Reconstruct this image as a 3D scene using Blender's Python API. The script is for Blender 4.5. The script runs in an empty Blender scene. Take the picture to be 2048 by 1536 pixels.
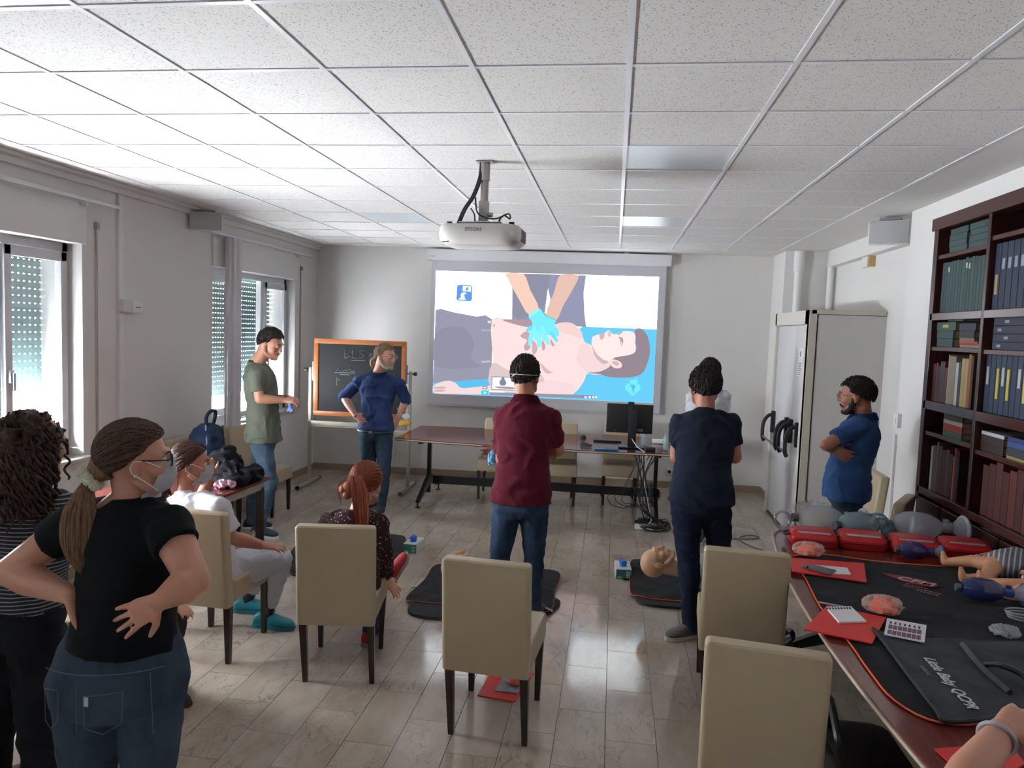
import bpy, bmesh, math, random
from math import sin, cos, pi, radians
from mathutils import Vector, Matrix, noise
C = bpy.context.scene.collection
random.seed(7)
V = Vector
# ------------------------------------------------------------------ camera
FPX, PITCH, ROLL, YAW, CAMZ = 1471.2, -.0732, .0355, -.1364, 1.92
CF = V((sin(YAW)*cos(PITCH), cos(YAW)*cos(PITCH), sin(PITCH)))
_r0 = V((cos(YAW), -sin(YAW), 0)); _u0 = _r0.cross(CF)
CR = _r0*cos(ROLL) + _u0*sin(ROLL); CU = _u0*cos(ROLL) - _r0*sin(ROLL)
cam = bpy.data.cameras.new('camera'); camo = bpy.data.objects.new('camera', cam); C.objects.link(camo)
cam.sensor_width = 36; cam.lens = FPX/2048*36; cam.clip_start = .05
camo.matrix_world = Matrix(((CR.x, CU.x, -CF.x, 0), (CR.y, CU.y, -CF.y, 0), (CR.z, CU.z, -CF.z, CAMZ), (0, 0, 0, 1)))
bpy.context.scene.camera = camo
def P(px, py, y):
    """world point where the sight line of a measured photo pixel meets the plane at distance y"""
    d = CF + CR*((px-1024)/FPX) - CU*((py-768)/FPX)
    return d*(y/d.y) + V((0, 0, CAMZ))
def PZ(px, py, z):
    d = CF + CR*((px-1024)/FPX) - CU*((py-768)/FPX)
    return d*((z-CAMZ)/d.z) + V((0, 0, CAMZ))
# ------------------------------------------------------------------ light
sc = bpy.context.scene
sc.view_settings.view_transform = 'Standard'; sc.view_settings.look = 'None'
sc.view_settings.gamma = 1; sc.view_settings.use_curve_mapping = False
sc.view_settings.exposure = 0.3
w = bpy.data.worlds.new('daylight'); sc.world = w; w.use_nodes = True
bg = w.node_tree.nodes['Background']; bg.inputs[0].default_value = (.93, .955, 1, 1); bg.inputs[1].default_value = 125
def portal(y0, y1, z0, z1, x=-4.3):
    l = bpy.data.lights.new('window_portal', 'AREA'); l.shape = 'RECTANGLE'; l.size = z1-z0; l.size_y = y1-y0
    o = bpy.data.objects.new('window_portal', l); o.location = (x, (y0+y1)/2, (z0+z1)/2); o.rotation_euler = (0, radians(-90), 0)
    l.cycles.is_portal = True; C.objects.link(o)
portal(-.6, 1.35, .85, 2.45); portal(3.0, 4.95, .85, 2.45); portal(6.6, 8.55, .85, 2.45)
try:
    sc.cycles.use_denoising = True; sc.cycles.max_bounces = 10; sc.cycles.diffuse_bounces = 8
    sc.cycles.sample_clamp_indirect = 6; sc.cycles.caustics_reflective = False; sc.cycles.caustics_refractive = False
except Exception: pass
# ------------------------------------------------------------------ materials
def lin(c):
    if isinstance(c, str): c = [int(c[i:i+2], 16)/255 for i in (0, 2, 4)]
    return tuple(x/12.92 if x <= .04045 else ((x+.055)/1.055)**2.4 for x in c) + (1,)
class NT:
    def __init__(s, name):
        s.m = bpy.data.materials.new(name); s.m.use_nodes = True; s.t = s.m.node_tree
        s.b = s.t.nodes['Principled BSDF']; s.tc = s.n('ShaderNodeTexCoord')
    def n(s, k, **kw):
        x = s.t.nodes.new(k)
        for a, v in kw.items(): setattr(x, a, v)
        return x
    def l(s, a, b): s.t.links.new(a, b)
    def mapped(s, scale=(1, 1, 1), space='Object', rot=(0, 0, 0)):
        m = s.n('ShaderNodeMapping'); m.inputs['Scale'].default_value = scale; m.inputs['Rotation'].default_value = rot
        s.l(s.tc.outputs[space], m.inputs[0]); return m.outputs[0]
    def noise(s, vec, scale, detail=3, rough=.5):
        n = s.n('ShaderNodeTexNoise'); n.inputs['Scale'].default_value = scale; n.inputs['Detail'].default_value = detail
        n.inputs['Roughness'].default_value = rough; s.l(vec, n.inputs['Vector']); return n.outputs[0]
    def ramp(s, fac, stops):
        r = s.n('ShaderNodeValToRGB'); e = r.color_ramp.elements
        while len(e) < len(stops): e.new(.5)
        for i, (p, c) in enumerate(stops): e[i].position = p; e[i].color = lin(c) if not isinstance(c, (int, float)) else (c, c, c, 1)
        s.l(fac, r.inputs[0]); return r.outputs[0]
    def bump(s, h, strength=.3, dist=.01):
        b = s.n('ShaderNodeBump'); b.inputs['Strength'].default_value = strength; b.inputs['Distance'].default_value = dist
        s.l(h, b.inputs['Height']); s.l(b.outputs[0], s.b.inputs['Normal'])
_mc = {}
def M(col, rough=.6, metal=0, vary=.12, scale=20, bump=.1, sheen=0, trans=0, alpha=1, emit=0, spec=.5, stretch=(1, 1, 1), coat=0, ior=1.45):
    key = (str(col), rough, metal, vary, scale, bump, sheen, trans, alpha, emit, spec, stretch, coat)
    if key in _mc: return _mc[key]
    t = NT('mat_%s' % str(col)); b = t.b; c = lin(col)
    vec = t.mapped(stretch); nz = t.noise(vec, scale)
    if vary:
        mx = t.n('ShaderNodeMix', data_type='RGBA'); mx.inputs[6].default_value = tuple(x*(1-vary) for x in c[:3])+(1,)
        mx.inputs[7].default_value = tuple(min(1, x*(1+vary)) for x in c[:3])+(1,)
        t.l(nz, mx.inputs[0]); t.l(mx.outputs[2], b.inputs['Base Color'])
        if emit: t.l(mx.outputs[2], b.inputs['Emission Color'])
    else:
        b.inputs['Base Color'].default_value = c
        if emit: b.inputs['Emission Color'].default_value = c
    if emit: b.inputs['Emission Strength'].default_value = emit
    b.inputs['Roughness'].default_value = rough; b.inputs['Metallic'].default_value = metal
    b.inputs['Specular IOR Level'].default_value = spec
    if sheen: b.inputs['Sheen Weight'].default_value = sheen
    if trans: b.inputs['Transmission Weight'].default_value = trans; b.inputs['IOR'].default_value = ior
    if alpha < 1: b.inputs['Alpha'].default_value = alpha
    if coat: b.inputs['Coat Weight'].default_value = coat; b.inputs['Coat Roughness'].default_value = .1
    if bump: t.bump(nz, bump, .005)
    _mc[key] = t.m; return t.m
def skin(col):
    t = NT('skin_%s' % col); c = lin(col); v = t.mapped()
    n = t.noise(v, 9, 4); mx = t.n('ShaderNodeMix', data_type='RGBA')
    mx.inputs[6].default_value = (c[0]*1.06, c[1]*.86, c[2]*.82, 1); mx.inputs[7].default_value = (c[0]*.98, c[1]*1.08, c[2]*1.08, 1)
    t.l(n, mx.inputs[0]); t.l(mx.outputs[2], t.b.inputs['Base Color']); t.b.inputs['Roughness'].default_value = .5
    t.b.inputs['Subsurface Weight'].default_value = .12; t.b.inputs['Subsurface Radius'].default_value = (.02, .008, .004)
    t.bump(t.noise(v, 260, 2), .12, .002); return t.m
def fabric(col, col2=None, wr=.5, sheen=.03, weave=700):
    t = NT('fabric_%s' % col); v = t.mapped()
    big = t.noise(t.mapped((1, 1, .45)), 7, 3, .6); fine = t.noise(v, weave, 2)
    c2 = col2 or col
    col_o = t.ramp(big, [(.35, col), (.68, c2)]); t.l(col_o, t.b.inputs['Base Color'])
    t.b.inputs['Roughness'].default_value = .85; t.b.inputs['Sheen Weight'].default_value = sheen; t.b.inputs['Specular IOR Level'].default_value = .12
    ad = t.n('ShaderNodeMath', operation='MULTIPLY_ADD'); ad.inputs[1].default_value = .04; t.l(fine, ad.inputs[0]); t.l(big, ad.inputs[2])
    t.bump(ad.outputs[0], wr, .03); return t.m
def denim(c1, c2):
    t = NT('denim_%s' % c1); n = t.noise(t.mapped((1, 1, .5)), 9, 5, .6); tw = t.n('ShaderNodeTexWave'); tw.inputs['Scale'].default_value = 250
    tw.inputs['Distortion'].default_value = 2; t.l(t.mapped((1, 1, .6)), tw.inputs['Vector'])
    t.l(t.ramp(n, [(.3, c1), (.7, c2)]), t.b.inputs['Base Color']); t.b.inputs['Roughness'].default_value = .9; t.b.inputs['Specular IOR Level'].default_value = .15
    ad = t.n('ShaderNodeMath', operation='MULTIPLY_ADD'); ad.inputs[1].default_value = .03; t.l(tw.outputs[1], ad.inputs[0]); t.l(n, ad.inputs[2])
    t.bump(ad.outputs[0], .5, .03); return t.m
def hairmat(c1, c2):
    t = NT('hair_%s' % c1); n = t.noise(t.mapped((1, 1, .08)), 160, 3, .7)
    t.l(t.ramp(n, [(.3, c1), (.75, c2)]), t.b.inputs['Base Color']); t.b.inputs['Roughness'].default_value = .55; t.b.inputs['Specular IOR Level'].default_value = .25
    t.bump(n, .5, .004); return t.m
def plaster(col='DEDDDA', name='plaster'):
    t = NT(name); v = t.mapped(); n = t.noise(v, 1.2, 4); t.l(t.ramp(n, [(.3, col), (.7, [min(1, int(col[i:i+2], 16)/255*1.02) for i in (0, 2, 4)])]), t.b.inputs['Base Color'])
    t.b.inputs['Roughness'].default_value = .75; t.bump(t.noise(v, 120, 3), .06, .003); return t.m
def marble():
    t = NT('marble_floor'); oi = t.n('ShaderNodeObjectInfo'); geo = t.n('ShaderNodeNewGeometry')
    sc_ = t.n('ShaderNodeVectorMath', operation='SCALE'); t.l(geo.outputs['Position'], sc_.inputs[0]); sc_.inputs[3].default_value = 1
    ml = t.n('ShaderNodeMath', operation='MULTIPLY'); ml.inputs[1].default_value = 40; t.l(oi.outputs['Random'], ml.inputs[0])
    cb = t.n('ShaderNodeCombineXYZ'); t.l(ml.outputs[0], cb.inputs[2]); t.l(ml.outputs[0], cb.inputs[0])
    ad = t.n('ShaderNodeVectorMath', operation='ADD'); t.l(sc_.outputs[0], ad.inputs[0]); t.l(cb.outputs[0], ad.inputs[1]); v = ad.outputs[0]
    mp = t.n('ShaderNodeMapping'); mp.inputs['Rotation'].default_value = (0, 0, .9); mp.inputs['Scale'].default_value = (1, .45, 1); t.l(v, mp.inputs[0]); v = mp.outputs[0]
    n1 = t.noise(v, 5, 6, .65)
    base = t.ramp(n1, [(.3, 'A39588'), (.5, 'B1A497'), (.7, 'BFB4A8')])
    vo = t.n('ShaderNodeTexVoronoi', feature='DISTANCE_TO_EDGE'); vo.inputs['Scale'].default_value = 13
    dn = t.noise(v, 7, 4); dv = t.n('ShaderNodeVectorMath', operation='MULTIPLY_ADD'); dv.inputs[1].default_value = (.35, .35, .35)
    cn = t.n('ShaderNodeCombineXYZ'); t.l(dn, cn.inputs[0]); t.l(n1, cn.inputs[1]); t.l(cn.outputs[0], dv.inputs[0]); t.l(v, dv.inputs[2]); t.l(dv.outputs[0], vo.inputs['Vector'])
    gate = t.ramp(t.noise(v, 3, 2), [(.44, 0.0), (.56, 1.0)])
    vein = t.ramp(vo.outputs[0], [(.0, 1.0), (.035, 0.0)])
    mu = t.n('ShaderNodeMath', operation='MULTIPLY'); t.l(gate, mu.inputs[0]); t.l(vein, mu.inputs[1])
    mu2 = t.n('ShaderNodeMath', operation='MULTIPLY'); mu2.inputs[1].default_value = .6; t.l(mu.outputs[0], mu2.inputs[0])
    mx = t.n('ShaderNodeMix', data_type='RGBA'); t.l(mu2.outputs[0], mx.inputs[0]); t.l(base, mx.inputs[6]); mx.inputs[7].default_value = lin('5E554F')
    hs = t.n('ShaderNodeHueSaturation'); mr = t.n('ShaderNodeMapRange'); mr.inputs[3].default_value = .95; mr.inputs[4].default_value = 1.04
    t.l(oi.outputs['Random'], mr.inputs[0]); t.l(mr.outputs[0], hs.inputs['Value']); t.l(mx.outputs[2], hs.inputs['Color']); t.l(hs.outputs[0], t.b.inputs['Base Color'])
    t.l(t.ramp(t.noise(v, 6, 3), [(.3, .07), (.7, .14)]), t.b.inputs['Roughness']); t.b.inputs['Specular IOR Level'].default_value = .6
    t.bump(t.noise(v, 14, 2), .03, .004); return t.m
def ceiltile():
    t = NT('mineral_tile'); oi = t.n('ShaderNodeObjectInfo'); ml = t.n('ShaderNodeMath', operation='MULTIPLY'); ml.inputs[1].default_value = 30; t.l(oi.outputs['Random'], ml.inputs[0])
    cb = t.n('ShaderNodeCombineXYZ'); t.l(ml.outputs[0], cb.inputs[0]); ad = t.n('ShaderNodeVectorMath', operation='ADD'); t.l(t.tc.outputs['Object'], ad.inputs[0]); t.l(cb.outputs[0], ad.inputs[1])
    dn = t.noise(ad.outputs[0], 60, 2); d2 = t.n('ShaderNodeVectorMath', operation='MULTIPLY_ADD'); d2.inputs[1].default_value = (.02, .02, .02)
    cn = t.n('ShaderNodeCombineXYZ'); t.l(dn, cn.inputs[0]); t.l(dn, cn.inputs[1]); t.l(cn.outputs[0], d2.inputs[0]); t.l(ad.outputs[0], d2.inputs[2])
    vo = t.n('ShaderNodeTexVoronoi'); vo.inputs['Scale'].default_value = 95; vo.inputs['Randomness'].default_value = 1; t.l(d2.outputs[0], vo.inputs['Vector'])
    pit = t.ramp(vo.outputs['Distance'], [(.17, 0.0), (.27, 1.0)])
    mx = t.n('ShaderNodeMix', data_type='RGBA'); t.l(pit, mx.inputs[0]); mx.inputs[6].default_value = lin('8E8E90'); mx.inputs[7].default_value = lin('DEDDDB')
    t.l(mx.outputs[2], t.b.inputs['Base Color']); t.b.inputs['Roughness'].default_value = .9; t.bump(pit, .5, .004); return t.m
def wood(c1, c2, rough=.35, axis=1):
    t = NT('wood_%s' % c1); s = [14, 14, 14]; s[axis] = 1.2
    n = t.noise(t.mapped(tuple(s)), 2.2, 5, .6); t.l(t.ramp(n, [(.3, c1), (.72, c2)]), t.b.inputs['Base Color']); t.b.inputs['Roughness'].default_value = rough
    t.bump(n, .05, .003); return t.m
MARB = marble(); TILE = ceiltile(); WALL = plaster('DFDEDC'); WHITE = M('E6E6E6', .45, bump=.02, vary=.03); GLOSSW = M('E4E6EA', .22, bump=0, vary=.02)
LEATHER = M('B0A187', .36, vary=.06, scale=6, bump=.12); DARKWOOD = wood('1A100C', '2A1B14', .35, 2); MAHOG = wood('3A1714', '54231C', .3, 1); MAHOGT = wood('5A2A24', '6E3630', .14, 0)
STEEL = M('1B1C1F', .35, metal=.4, vary=.1, bump=.03); BLACK = M('101114', .45, vary=.1, bump=.05); CHROME = M('B8B8B8', .25, metal=1, vary=.05, bump=0)
BEIGEMET = M('A39F90', .4, metal=.3, vary=.05, bump=.02); PAPER = M('E8E8EC', .7, vary=.02, bump=.02); REDF = M('C8201C', .45, vary=.06, scale=5, bump=.05)
MATB = fabric('17181B', '202125', .35); ORANGE = M('E0552A', .6, vary=.05); GLASS = M('DDEEF0', .02, vary=0, bump=0, alpha=.18, spec=.8); GREYPL = M('8C8E90', .5, vary=.05, bump=.03)
# ------------------------------------------------------------------ mesh helpers
def B(): return bmesh.new()
def box(bm, c, s, rz=0, R=None, bev=0, seg=2):
    vs = bmesh.ops.create_cube(bm, size=1)['verts']; m = Matrix.Diagonal((s[0], s[1], s[2], 1))
    Rm = (R.to_4x4() if R else Matrix.Rotation(rz, 4, 'Z'))
    if bev:
        bmesh.ops.transform(bm, matrix=m, verts=vs)
        es = list({e for v in vs for e in v.link_edges}); r = bmesh.ops.bevel(bm, geom=es, offset=bev, segments=seg, affect='EDGES', profile=.6)
        vs = list({v for f in r['faces'] for v in f.verts} | {v for v in vs if v.is_valid}); m = Matrix.Identity(4)
    bmesh.ops.transform(bm, matrix=Matrix.Translation(V(c)) @ Rm @ m, verts=vs); return vs
def frame(d, hint=V((0, 0, 1))):
    d = V(d).normalized()
    if abs(d.dot(hint)) > .97: hint = V((0, 1, 0)) if abs(d.y) < .9 else V((1, 0, 0))
    a = hint.cross(d).normalized(); b = d.cross(a); return a, b, d
def loft(bm, secs, seg=16, ex=1.0):
    """secs: (centre, axis_a*half, axis_b*half); closed ends"""
    rings = []
    for c, a, b in secs:
        r = []
        for i in range(seg):
            t = 2*pi*i/seg; ct, st = cos(t), sin(t)
            if ex != 1: ct = math.copysign(abs(ct)**ex, ct); st = math.copysign(abs(st)**ex, st)
            r.append(bm.verts.new(V(c)+a*ct+b*st))
        rings.append(r)
    for r0, r1 in zip(rings, rings[1:]):
        for i in range(seg): bm.faces.new((r0[i], r0[(i+1) % seg], r1[(i+1) % seg], r1[i]))
    bm.faces.new(rings[0][::-1]); bm.faces.new(rings[-1])
def tube(bm, pts, rad, seg=8, sub=0):
    pts = [V(p) for p in pts]
    if sub: pts = catmull(pts, sub)
    n = len(pts)
    if not isinstance(rad, (list, tuple)): rad = [rad]*n
    elif len(rad) != n: rad = [rad[min(len(rad)-1, int(i*(len(rad)-1)/(n-1)))]*(1-((i*(len(rad)-1)/(n-1)) % 1)) + rad[min(len(rad)-1, int(i*(len(rad)-1)/(n-1))+1)]*((i*(len(rad)-1)/(n-1)) % 1) for i in range(n)]
    secs = []; a = None
    for i in range(n):
        d = (pts[min(i+1, n-1)]-pts[max(i-1, 0)]).normalized()
        if a is None: a, b, _ = frame(d)
        else:
            a = (a - d*a.dot(d)); a = a.normalized() if a.length > 1e-6 else frame(d)[0]; b = d.cross(a)
        secs.append((pts[i], a*rad[i], b*rad[i]))
    loft(bm, secs, seg)
def catmull(p, k):
    out = []
    for i in range(len(p)-1):
        a, b, c, d = p[max(i-1, 0)], p[i], p[i+1], p[min(i+2, len(p)-1)]
        for j in range(k):
            t = j/k; out.append(.5*((2*b)+(c-a)*t+(2*a-5*b+4*c-d)*t*t+(3*b-a-3*c+d)*t**3))
    out.append(p[-1]); return out
def _sph(bm, n, k):
    top = bm.verts.new((0, 0, 1)); bot = bm.verts.new((0, 0, -1)); rows = []
    for i in range(1, k): ph = pi*i/k; rows.append([bm.verts.new((sin(ph)*cos(2*pi*j/n), sin(ph)*sin(2*pi*j/n), cos(ph))) for j in range(n)])
    for j in range(n):
        bm.faces.new((top, rows[0][j], rows[0][(j+1) % n])); bm.faces.new((bot, rows[-1][(j+1) % n], rows[-1][j]))
        for a, b in zip(rows, rows[1:]): bm.faces.new((a[j], b[j], b[(j+1) % n], a[(j+1) % n]))
    return [top, bot]+[v for r in rows for v in r]
def ball(bm, c, r, R=None, seg=16):
    if not isinstance(r, (list, tuple, Vector)): r = (r, r, r)
    vs = _sph(bm, seg, max(6, seg//2+2))
    m = Matrix.Translation(V(c)) @ (R.to_4x4() if R else Matrix.Identity(4)) @ Matrix.Diagonal((r[0], r[1], r[2], 1))
    bmesh.ops.transform(bm, matrix=m, verts=vs); return vs
def cyl(bm, a, b, r, r2=None, seg=16): tube(bm, [a, b], [r, r if r2 is None else r2], seg)
def prism(bm, poly, n, off):
    """extrude a planar polygon (3D points) by vector off"""
    a = [bm.verts.new(V(p)) for p in poly]; b = [bm.verts.new(V(p)+V(off)) for p in poly]; k = len(poly)
    bm.faces.new(a[::-1]); bm.faces.new(b)
    for i in range(k): bm.faces.new((a[i], a[(i+1) % k], b[(i+1) % k], b[i]))
def lathe(bm, o, ax, prof, seg=20):
    a, b, d = frame(ax); o = V(o); loft(bm, [(o+d*t, a*r, b*r) for t, r in prof], seg)
def xform(root):
    return Matrix.Translation(root.location) @ root.rotation_euler.to_matrix().to_4x4()
def ob(name, bm, m, parent=None, world=False, smooth=True, label=None):
    bmesh.ops.recalc_face_normals(bm, faces=bm.faces)
    me = bpy.data.meshes.new(name)
    if world and parent is not None: bm.transform(root_mat(parent).inverted())
    bm.to_mesh(me); bm.free(); return obm(name, me, m, parent, smooth, label)
def root_mat(o):
    m = xform(o)
    while o.parent: o = o.parent; m = xform(o) @ m
    return m
def obm(name, me, m, parent=None, smooth=True, label=None):
    o = bpy.data.objects.new(name, me); C.objects.link(o)
    for mm in (m if isinstance(m, (list, tuple)) else [m]): me.materials.append(mm)
    if parent is not None: o.parent = parent
    if smooth:
        me.polygons.foreach_set('use_smooth', [True]*len(me.polygons))
        try: me.set_sharp_from_angle(angle=radians(40))
        except Exception: pass
    if label: o['label'] = label
    return o
def tag(o, label, cat, group=None):
    o['label'] = label; o['category'] = cat
    if group: o['group'] = group
    return o
def thing(name, label, cat, loc=(0, 0, 0), rz=0, group=None):
    o = bpy.data.objects.new(name, None); C.objects.link(o); o.empty_display_size = .05
    o.location = loc; o.rotation_euler = (0, 0, rz); return tag(o, label, cat, group)
def solo(name, bm, m, label, cat, group=None, loc=None, smooth=True):
    """a thing that is one mesh, origin moved to its base"""
    if loc is None:
        xs = [v.co for v in bm.verts]; loc = V((sum(v.x for v in xs)/len(xs), sum(v.y for v in xs)/len(xs), min(v.z for v in xs)))
    bm.transform(Matrix.Translation(-V(loc))); o = ob(name, bm, m, smooth=smooth); o.location = loc; return tag(o, label, cat, group)
def struct(name, bm, m, parent=None, smooth=False):
    o = ob(name, bm, m, parent, smooth=smooth)
    if parent is None: o['kind'] = 'structure'
    return o
def dup(root, loc, rz, label=None, group=None):
    r = root.copy(); C.objects.link(r); r.location = loc; r.rotation_euler = (0, 0, rz)
    if label: r['label'] = label
    if group: r['group'] = group
    for ch in list(root.children):
        c = ch.copy(); C.objects.link(c); c.parent = r
        for g in list(ch.children):
            d = g.copy(); C.objects.link(d); d.parent = c
    return r
def text(body, size, mat4, m, name, parent, ext=.0006, align='CENTER', bold=0, shear=0):
    cu = bpy.data.curves.new(name, 'FONT'); cu.body = body; cu.size = size; cu.extrude = ext; cu.align_x = align; cu.align_y = 'CENTER'; cu.offset = bold; cu.shear = shear; cu.resolution_u = 3
    t = bpy.data.objects.new(name, cu); C.objects.link(t); dg = bpy.context.evaluated_depsgraph_get(); dg.update()
    me = bpy.data.meshes.new_from_object(t.evaluated_get(dg)); bpy.data.objects.remove(t); me.materials.clear()
    mm = Matrix(mat4)
    if parent is not None: mm = root_mat(parent).inverted() @ mm
    me.transform(mm); return obm(name, me, m, parent, smooth=False)
def basis(o, x, y):
    x = V(x).normalized(); y = V(y).normalized(); z = x.cross(y).normalized(); y = z.cross(x)
    return Matrix(((x.x, y.x, z.x, o[0]), (x.y, y.y, z.y, o[1]), (x.z, y.z, z.z, o[2]), (0, 0, 0, 1)))
_ws = bpy.data.scenes.new('workshop')
def remesh(bm, vox, sm=4, f=.5, wr=0, wrs=6, adapt=0):
    """grow one continuous surface from overlapping closed pieces"""
    me = bpy.data.meshes.new('t'); bmesh.ops.recalc_face_normals(bm, faces=bm.faces); bm.to_mesh(me); bm.free(); o = bpy.data.objects.new('t', me); _ws.collection.objects.link(o)
    r = o.modifiers.new('r', 'REMESH'); r.mode = 'VOXEL'; r.voxel_size = vox; r.adaptivity = adapt
    if sm: s = o.modifiers.new('s', 'SMOOTH'); s.iterations = sm; s.factor = f
    vl = _ws.view_layers[0]; vl.update(); dg = vl.depsgraph; out = bpy.data.meshes.new_from_object(o.evaluated_get(dg))
    bpy.data.objects.remove(o); bpy.data.meshes.remove(me)
    if wr:
        data = [(v.co.copy(), v.normal.copy()) for v in out.vertices]; co = []
        for p, nn in data:
            q = V((p.x*wrs, p.y*wrs, p.z*wrs*1.3)); k = noise.noise(q+V((noise.noise(q*.7)*2, 0, 3)))
            co.extend(p + nn*(wr*(.5-abs(k)*2.2)))
        out.vertices.foreach_set('co', co); out.update()
    b = bmesh.new(); b.from_mesh(out); bpy.data.meshes.remove(out); return b
# ------------------------------------------------------------------ room shell
XL, XR, ZC = -3.85, 2.2, 2.926
WY0, WK = 9.17, .044                      # the far wall runs slightly askew: y = WY0 + WK*(x-XL)
def wy(x): return WY0 + WK*(x-XL)
YB = -1.9
bm = B(); box(bm, ((-4.3+3.0)/2, (YB+9.7)/2, -.06), (7.3, 9.7-YB, .1)); floor = struct('floor', bm, M('6E665F', .6))
# marble slabs .24 x .50 in running bond
TX, TY = .2395, .4975
meT = None; cells = []
for i in range(-17, 12):
    x = .04+TX*(i+.5)
    if x < XL-.2 or x > 3.0: continue
    for j in range(-4, 20):
        y = 3.64+TY*(j-6.5)+(TY/2 if i % 2 == 0 else 0)
        if y < YB-.3 or y > 9.75: continue
        cells.append((x, y))
def inview(x, y):
    d = V((x, y, -CAMZ)); z = d.dot(CF)
    if z < .3: return False
    return abs(FPX*d.dot(CR)/z) < 1080 and abs(FPX*d.dot(CU)/z) < 830
vis = [c for c in cells if inview(*c)]; vis.sort(key=lambda c: c[0]**2+c[1]**2)
near = set(vis[:300])
bm = B(); box(bm, (0, 0, -.005), (TX-.0022, TY-.0022, .01), bev=.0007, seg=1); meT = bpy.data.meshes.new('floor_tile'); bm.to_mesh(meT); bm.free(); meT.materials.append(MARB)
rest = B()
for c in cells:
    if c in near:
        o = bpy.data.objects.new('floor_tile', meT); C.objects.link(o); o.parent = floor; o.location = (c[0], c[1], random.uniform(-.0003, .0003))
    else: box(rest, (c[0], c[1], -.005), (TX-.0022, TY-.0022, .01))
o = ob('floor_tile', rest, MARB, floor, smooth=False); o['kind'] = 'stuff'
# ceiling
GX0, GY0, G = .0087, 2.267, .6
bm = B(); box(bm, (-.65, (YB+9.9)/2, ZC+.14), (7.5, 9.9-YB, .1)); ceil = struct('ceiling', bm, WHITE)
bm = B(); box(bm, ((-4.1+GX0-3.6)/2, 3.9, ZC+.03), (abs(-4.1-(GX0-3.6)), 12, .06)); box(bm, ((GX0+1.8+3.1)/2, 3.9, ZC+.03), (3.1-GX0-1.8, 12, .06))
box(bm, (-.9, (GY0+6.6+9.9)/2, ZC+.03), (5.4, 9.9-GY0-6.6, .06)); struct('ceiling_border', bm, WALL, ceil)
bm = B(); box(bm, (0, 0, .006), (.588, .588, .014), bev=.003, seg=1); meC = bpy.data.meshes.new('ceiling_tile'); bm.to_mesh(meC); bm.free(); meC.materials.append(TILE)
bm = B(); box(bm, (0, 0, .006), (.588, .588, .014)); meL = bpy.data.meshes.new('light_panel'); bm.to_mesh(meL); bm.free(); meL.materials.append(M('DDE4EA', .3, vary=.03, bump=0))
for c in range(-6, 3):
    for r in range(-7, 11):
        lamp = c in (-4, 0) and r in (-5, -1, 3, 7)
        o = bpy.data.objects.new('light_panel' if lamp else 'ceiling_tile', meL if lamp else meC); C.objects.link(o); o.parent = ceil
        o.location = (GX0+.6*(c+.5), GY0+.6*(r+.5), ZC+.003)
        if lamp: o['label'] = 'smooth unlit diffuser panel in the tile grid'
        if (c, r) == (2, 4): o.rotation_euler = (radians(-.9), 0, 0)
BAR = M('E2E4E8', .28, vary=.02, bump=0)
for c in range(-6, 4):
    bm = B(); box(bm, (GX0+.6*c, (GY0-4.2+GY0+6.6)/2, ZC), (.022, 10.8, .006)); box(bm, (GX0+.6*c, (GY0-4.2+GY0+6.6)/2, ZC+.02), (.003, 10.8, .035)); ob('ceiling_bar', bm, BAR, ceil, smooth=False)
for r in range(-7, 12):
    bm = B(); box(bm, (GX0-.9, GY0+.6*r, ZC+.0006), (5.4, .022, .006)); ob('ceiling_bar', bm, BAR, ceil, smooth=False)
# left wall with three window openings
WINS = [(-.55, 1.3), (3.05, 4.9), (6.65, 8.5)]; Z0, Z1 = .88, 2.43; XO = -4.22
bm = B(); ys = [YB]+[v for w_ in WINS for v in w_]+[9.4]
for a, b in zip(ys[::2], ys[1::2]): box(bm, ((XL+XO)/2, (a+b)/2, 1.5), (XL-XO, b-a, 3))
for a, b in WINS:
    box(bm, ((XL+XO)/2, (a+b)/2, Z0/2-.02), (XL-XO, b-a, Z0-.0)); box(bm, ((XL+XO)/2, (a+b)/2, (Z1+3)/2), (XL-XO, b-a, 3-Z1))
struct('wall_left', bm, WALL)
bm = B(); x0, x1 = -4.3, 3.2
prism(bm, [(x0, wy(x0), 0), (x1, wy(x1), 0), (x1, wy(x1)+.2, 0), (x0, wy(x0)+.2, 0)], None, (0, 0, 3)); struct('wall_back', bm, WALL)
bm = B(); box(bm, (-.6, YB-.05, 1.5), (7.4, .1, 3)); struct('wall_front', bm, plaster('9A948C', 'plaster_rear'))
# right wall: plain part, niche for the bookcase, recess behind y=6.04, pilaster, beam
BY0, BY1, BZ = 3.96, 5.58, 2.80
bm = B(); box(bm, (XR+.4, (YB+BY0)/2, 1.5), (.8, BY0-YB, 3)); box(bm, (XR+.4, (BY1+6.05)/2, 1.5), (.8, 6.05-BY1, 3))
box(bm, (XR+.4, (BY0+BY1)/2, (BZ+3)/2), (.8, BY1-BY0, 3-BZ)); box(bm, (XR+.6, (BY0+BY1)/2, 1.4), (.4, BY1-BY0, 2.8)); struct('wall_right', bm, WALL)
bm = B(); box(bm, (2.52, 7.75, 1.5), (.2, 3.5, 3)); struct('wall_recess', bm, WALL)
bm = B(); box(bm, (2.17, 9.2, 1.5), (.58, .8, 3)); o = struct('wall_pilaster', bm, WALL)
bm = B(); box(bm, (2.38, 7.43, (2.75+2.926)/2), (.1, 2.75, .18)); struct('trim_beam', bm, WALL)
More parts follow.
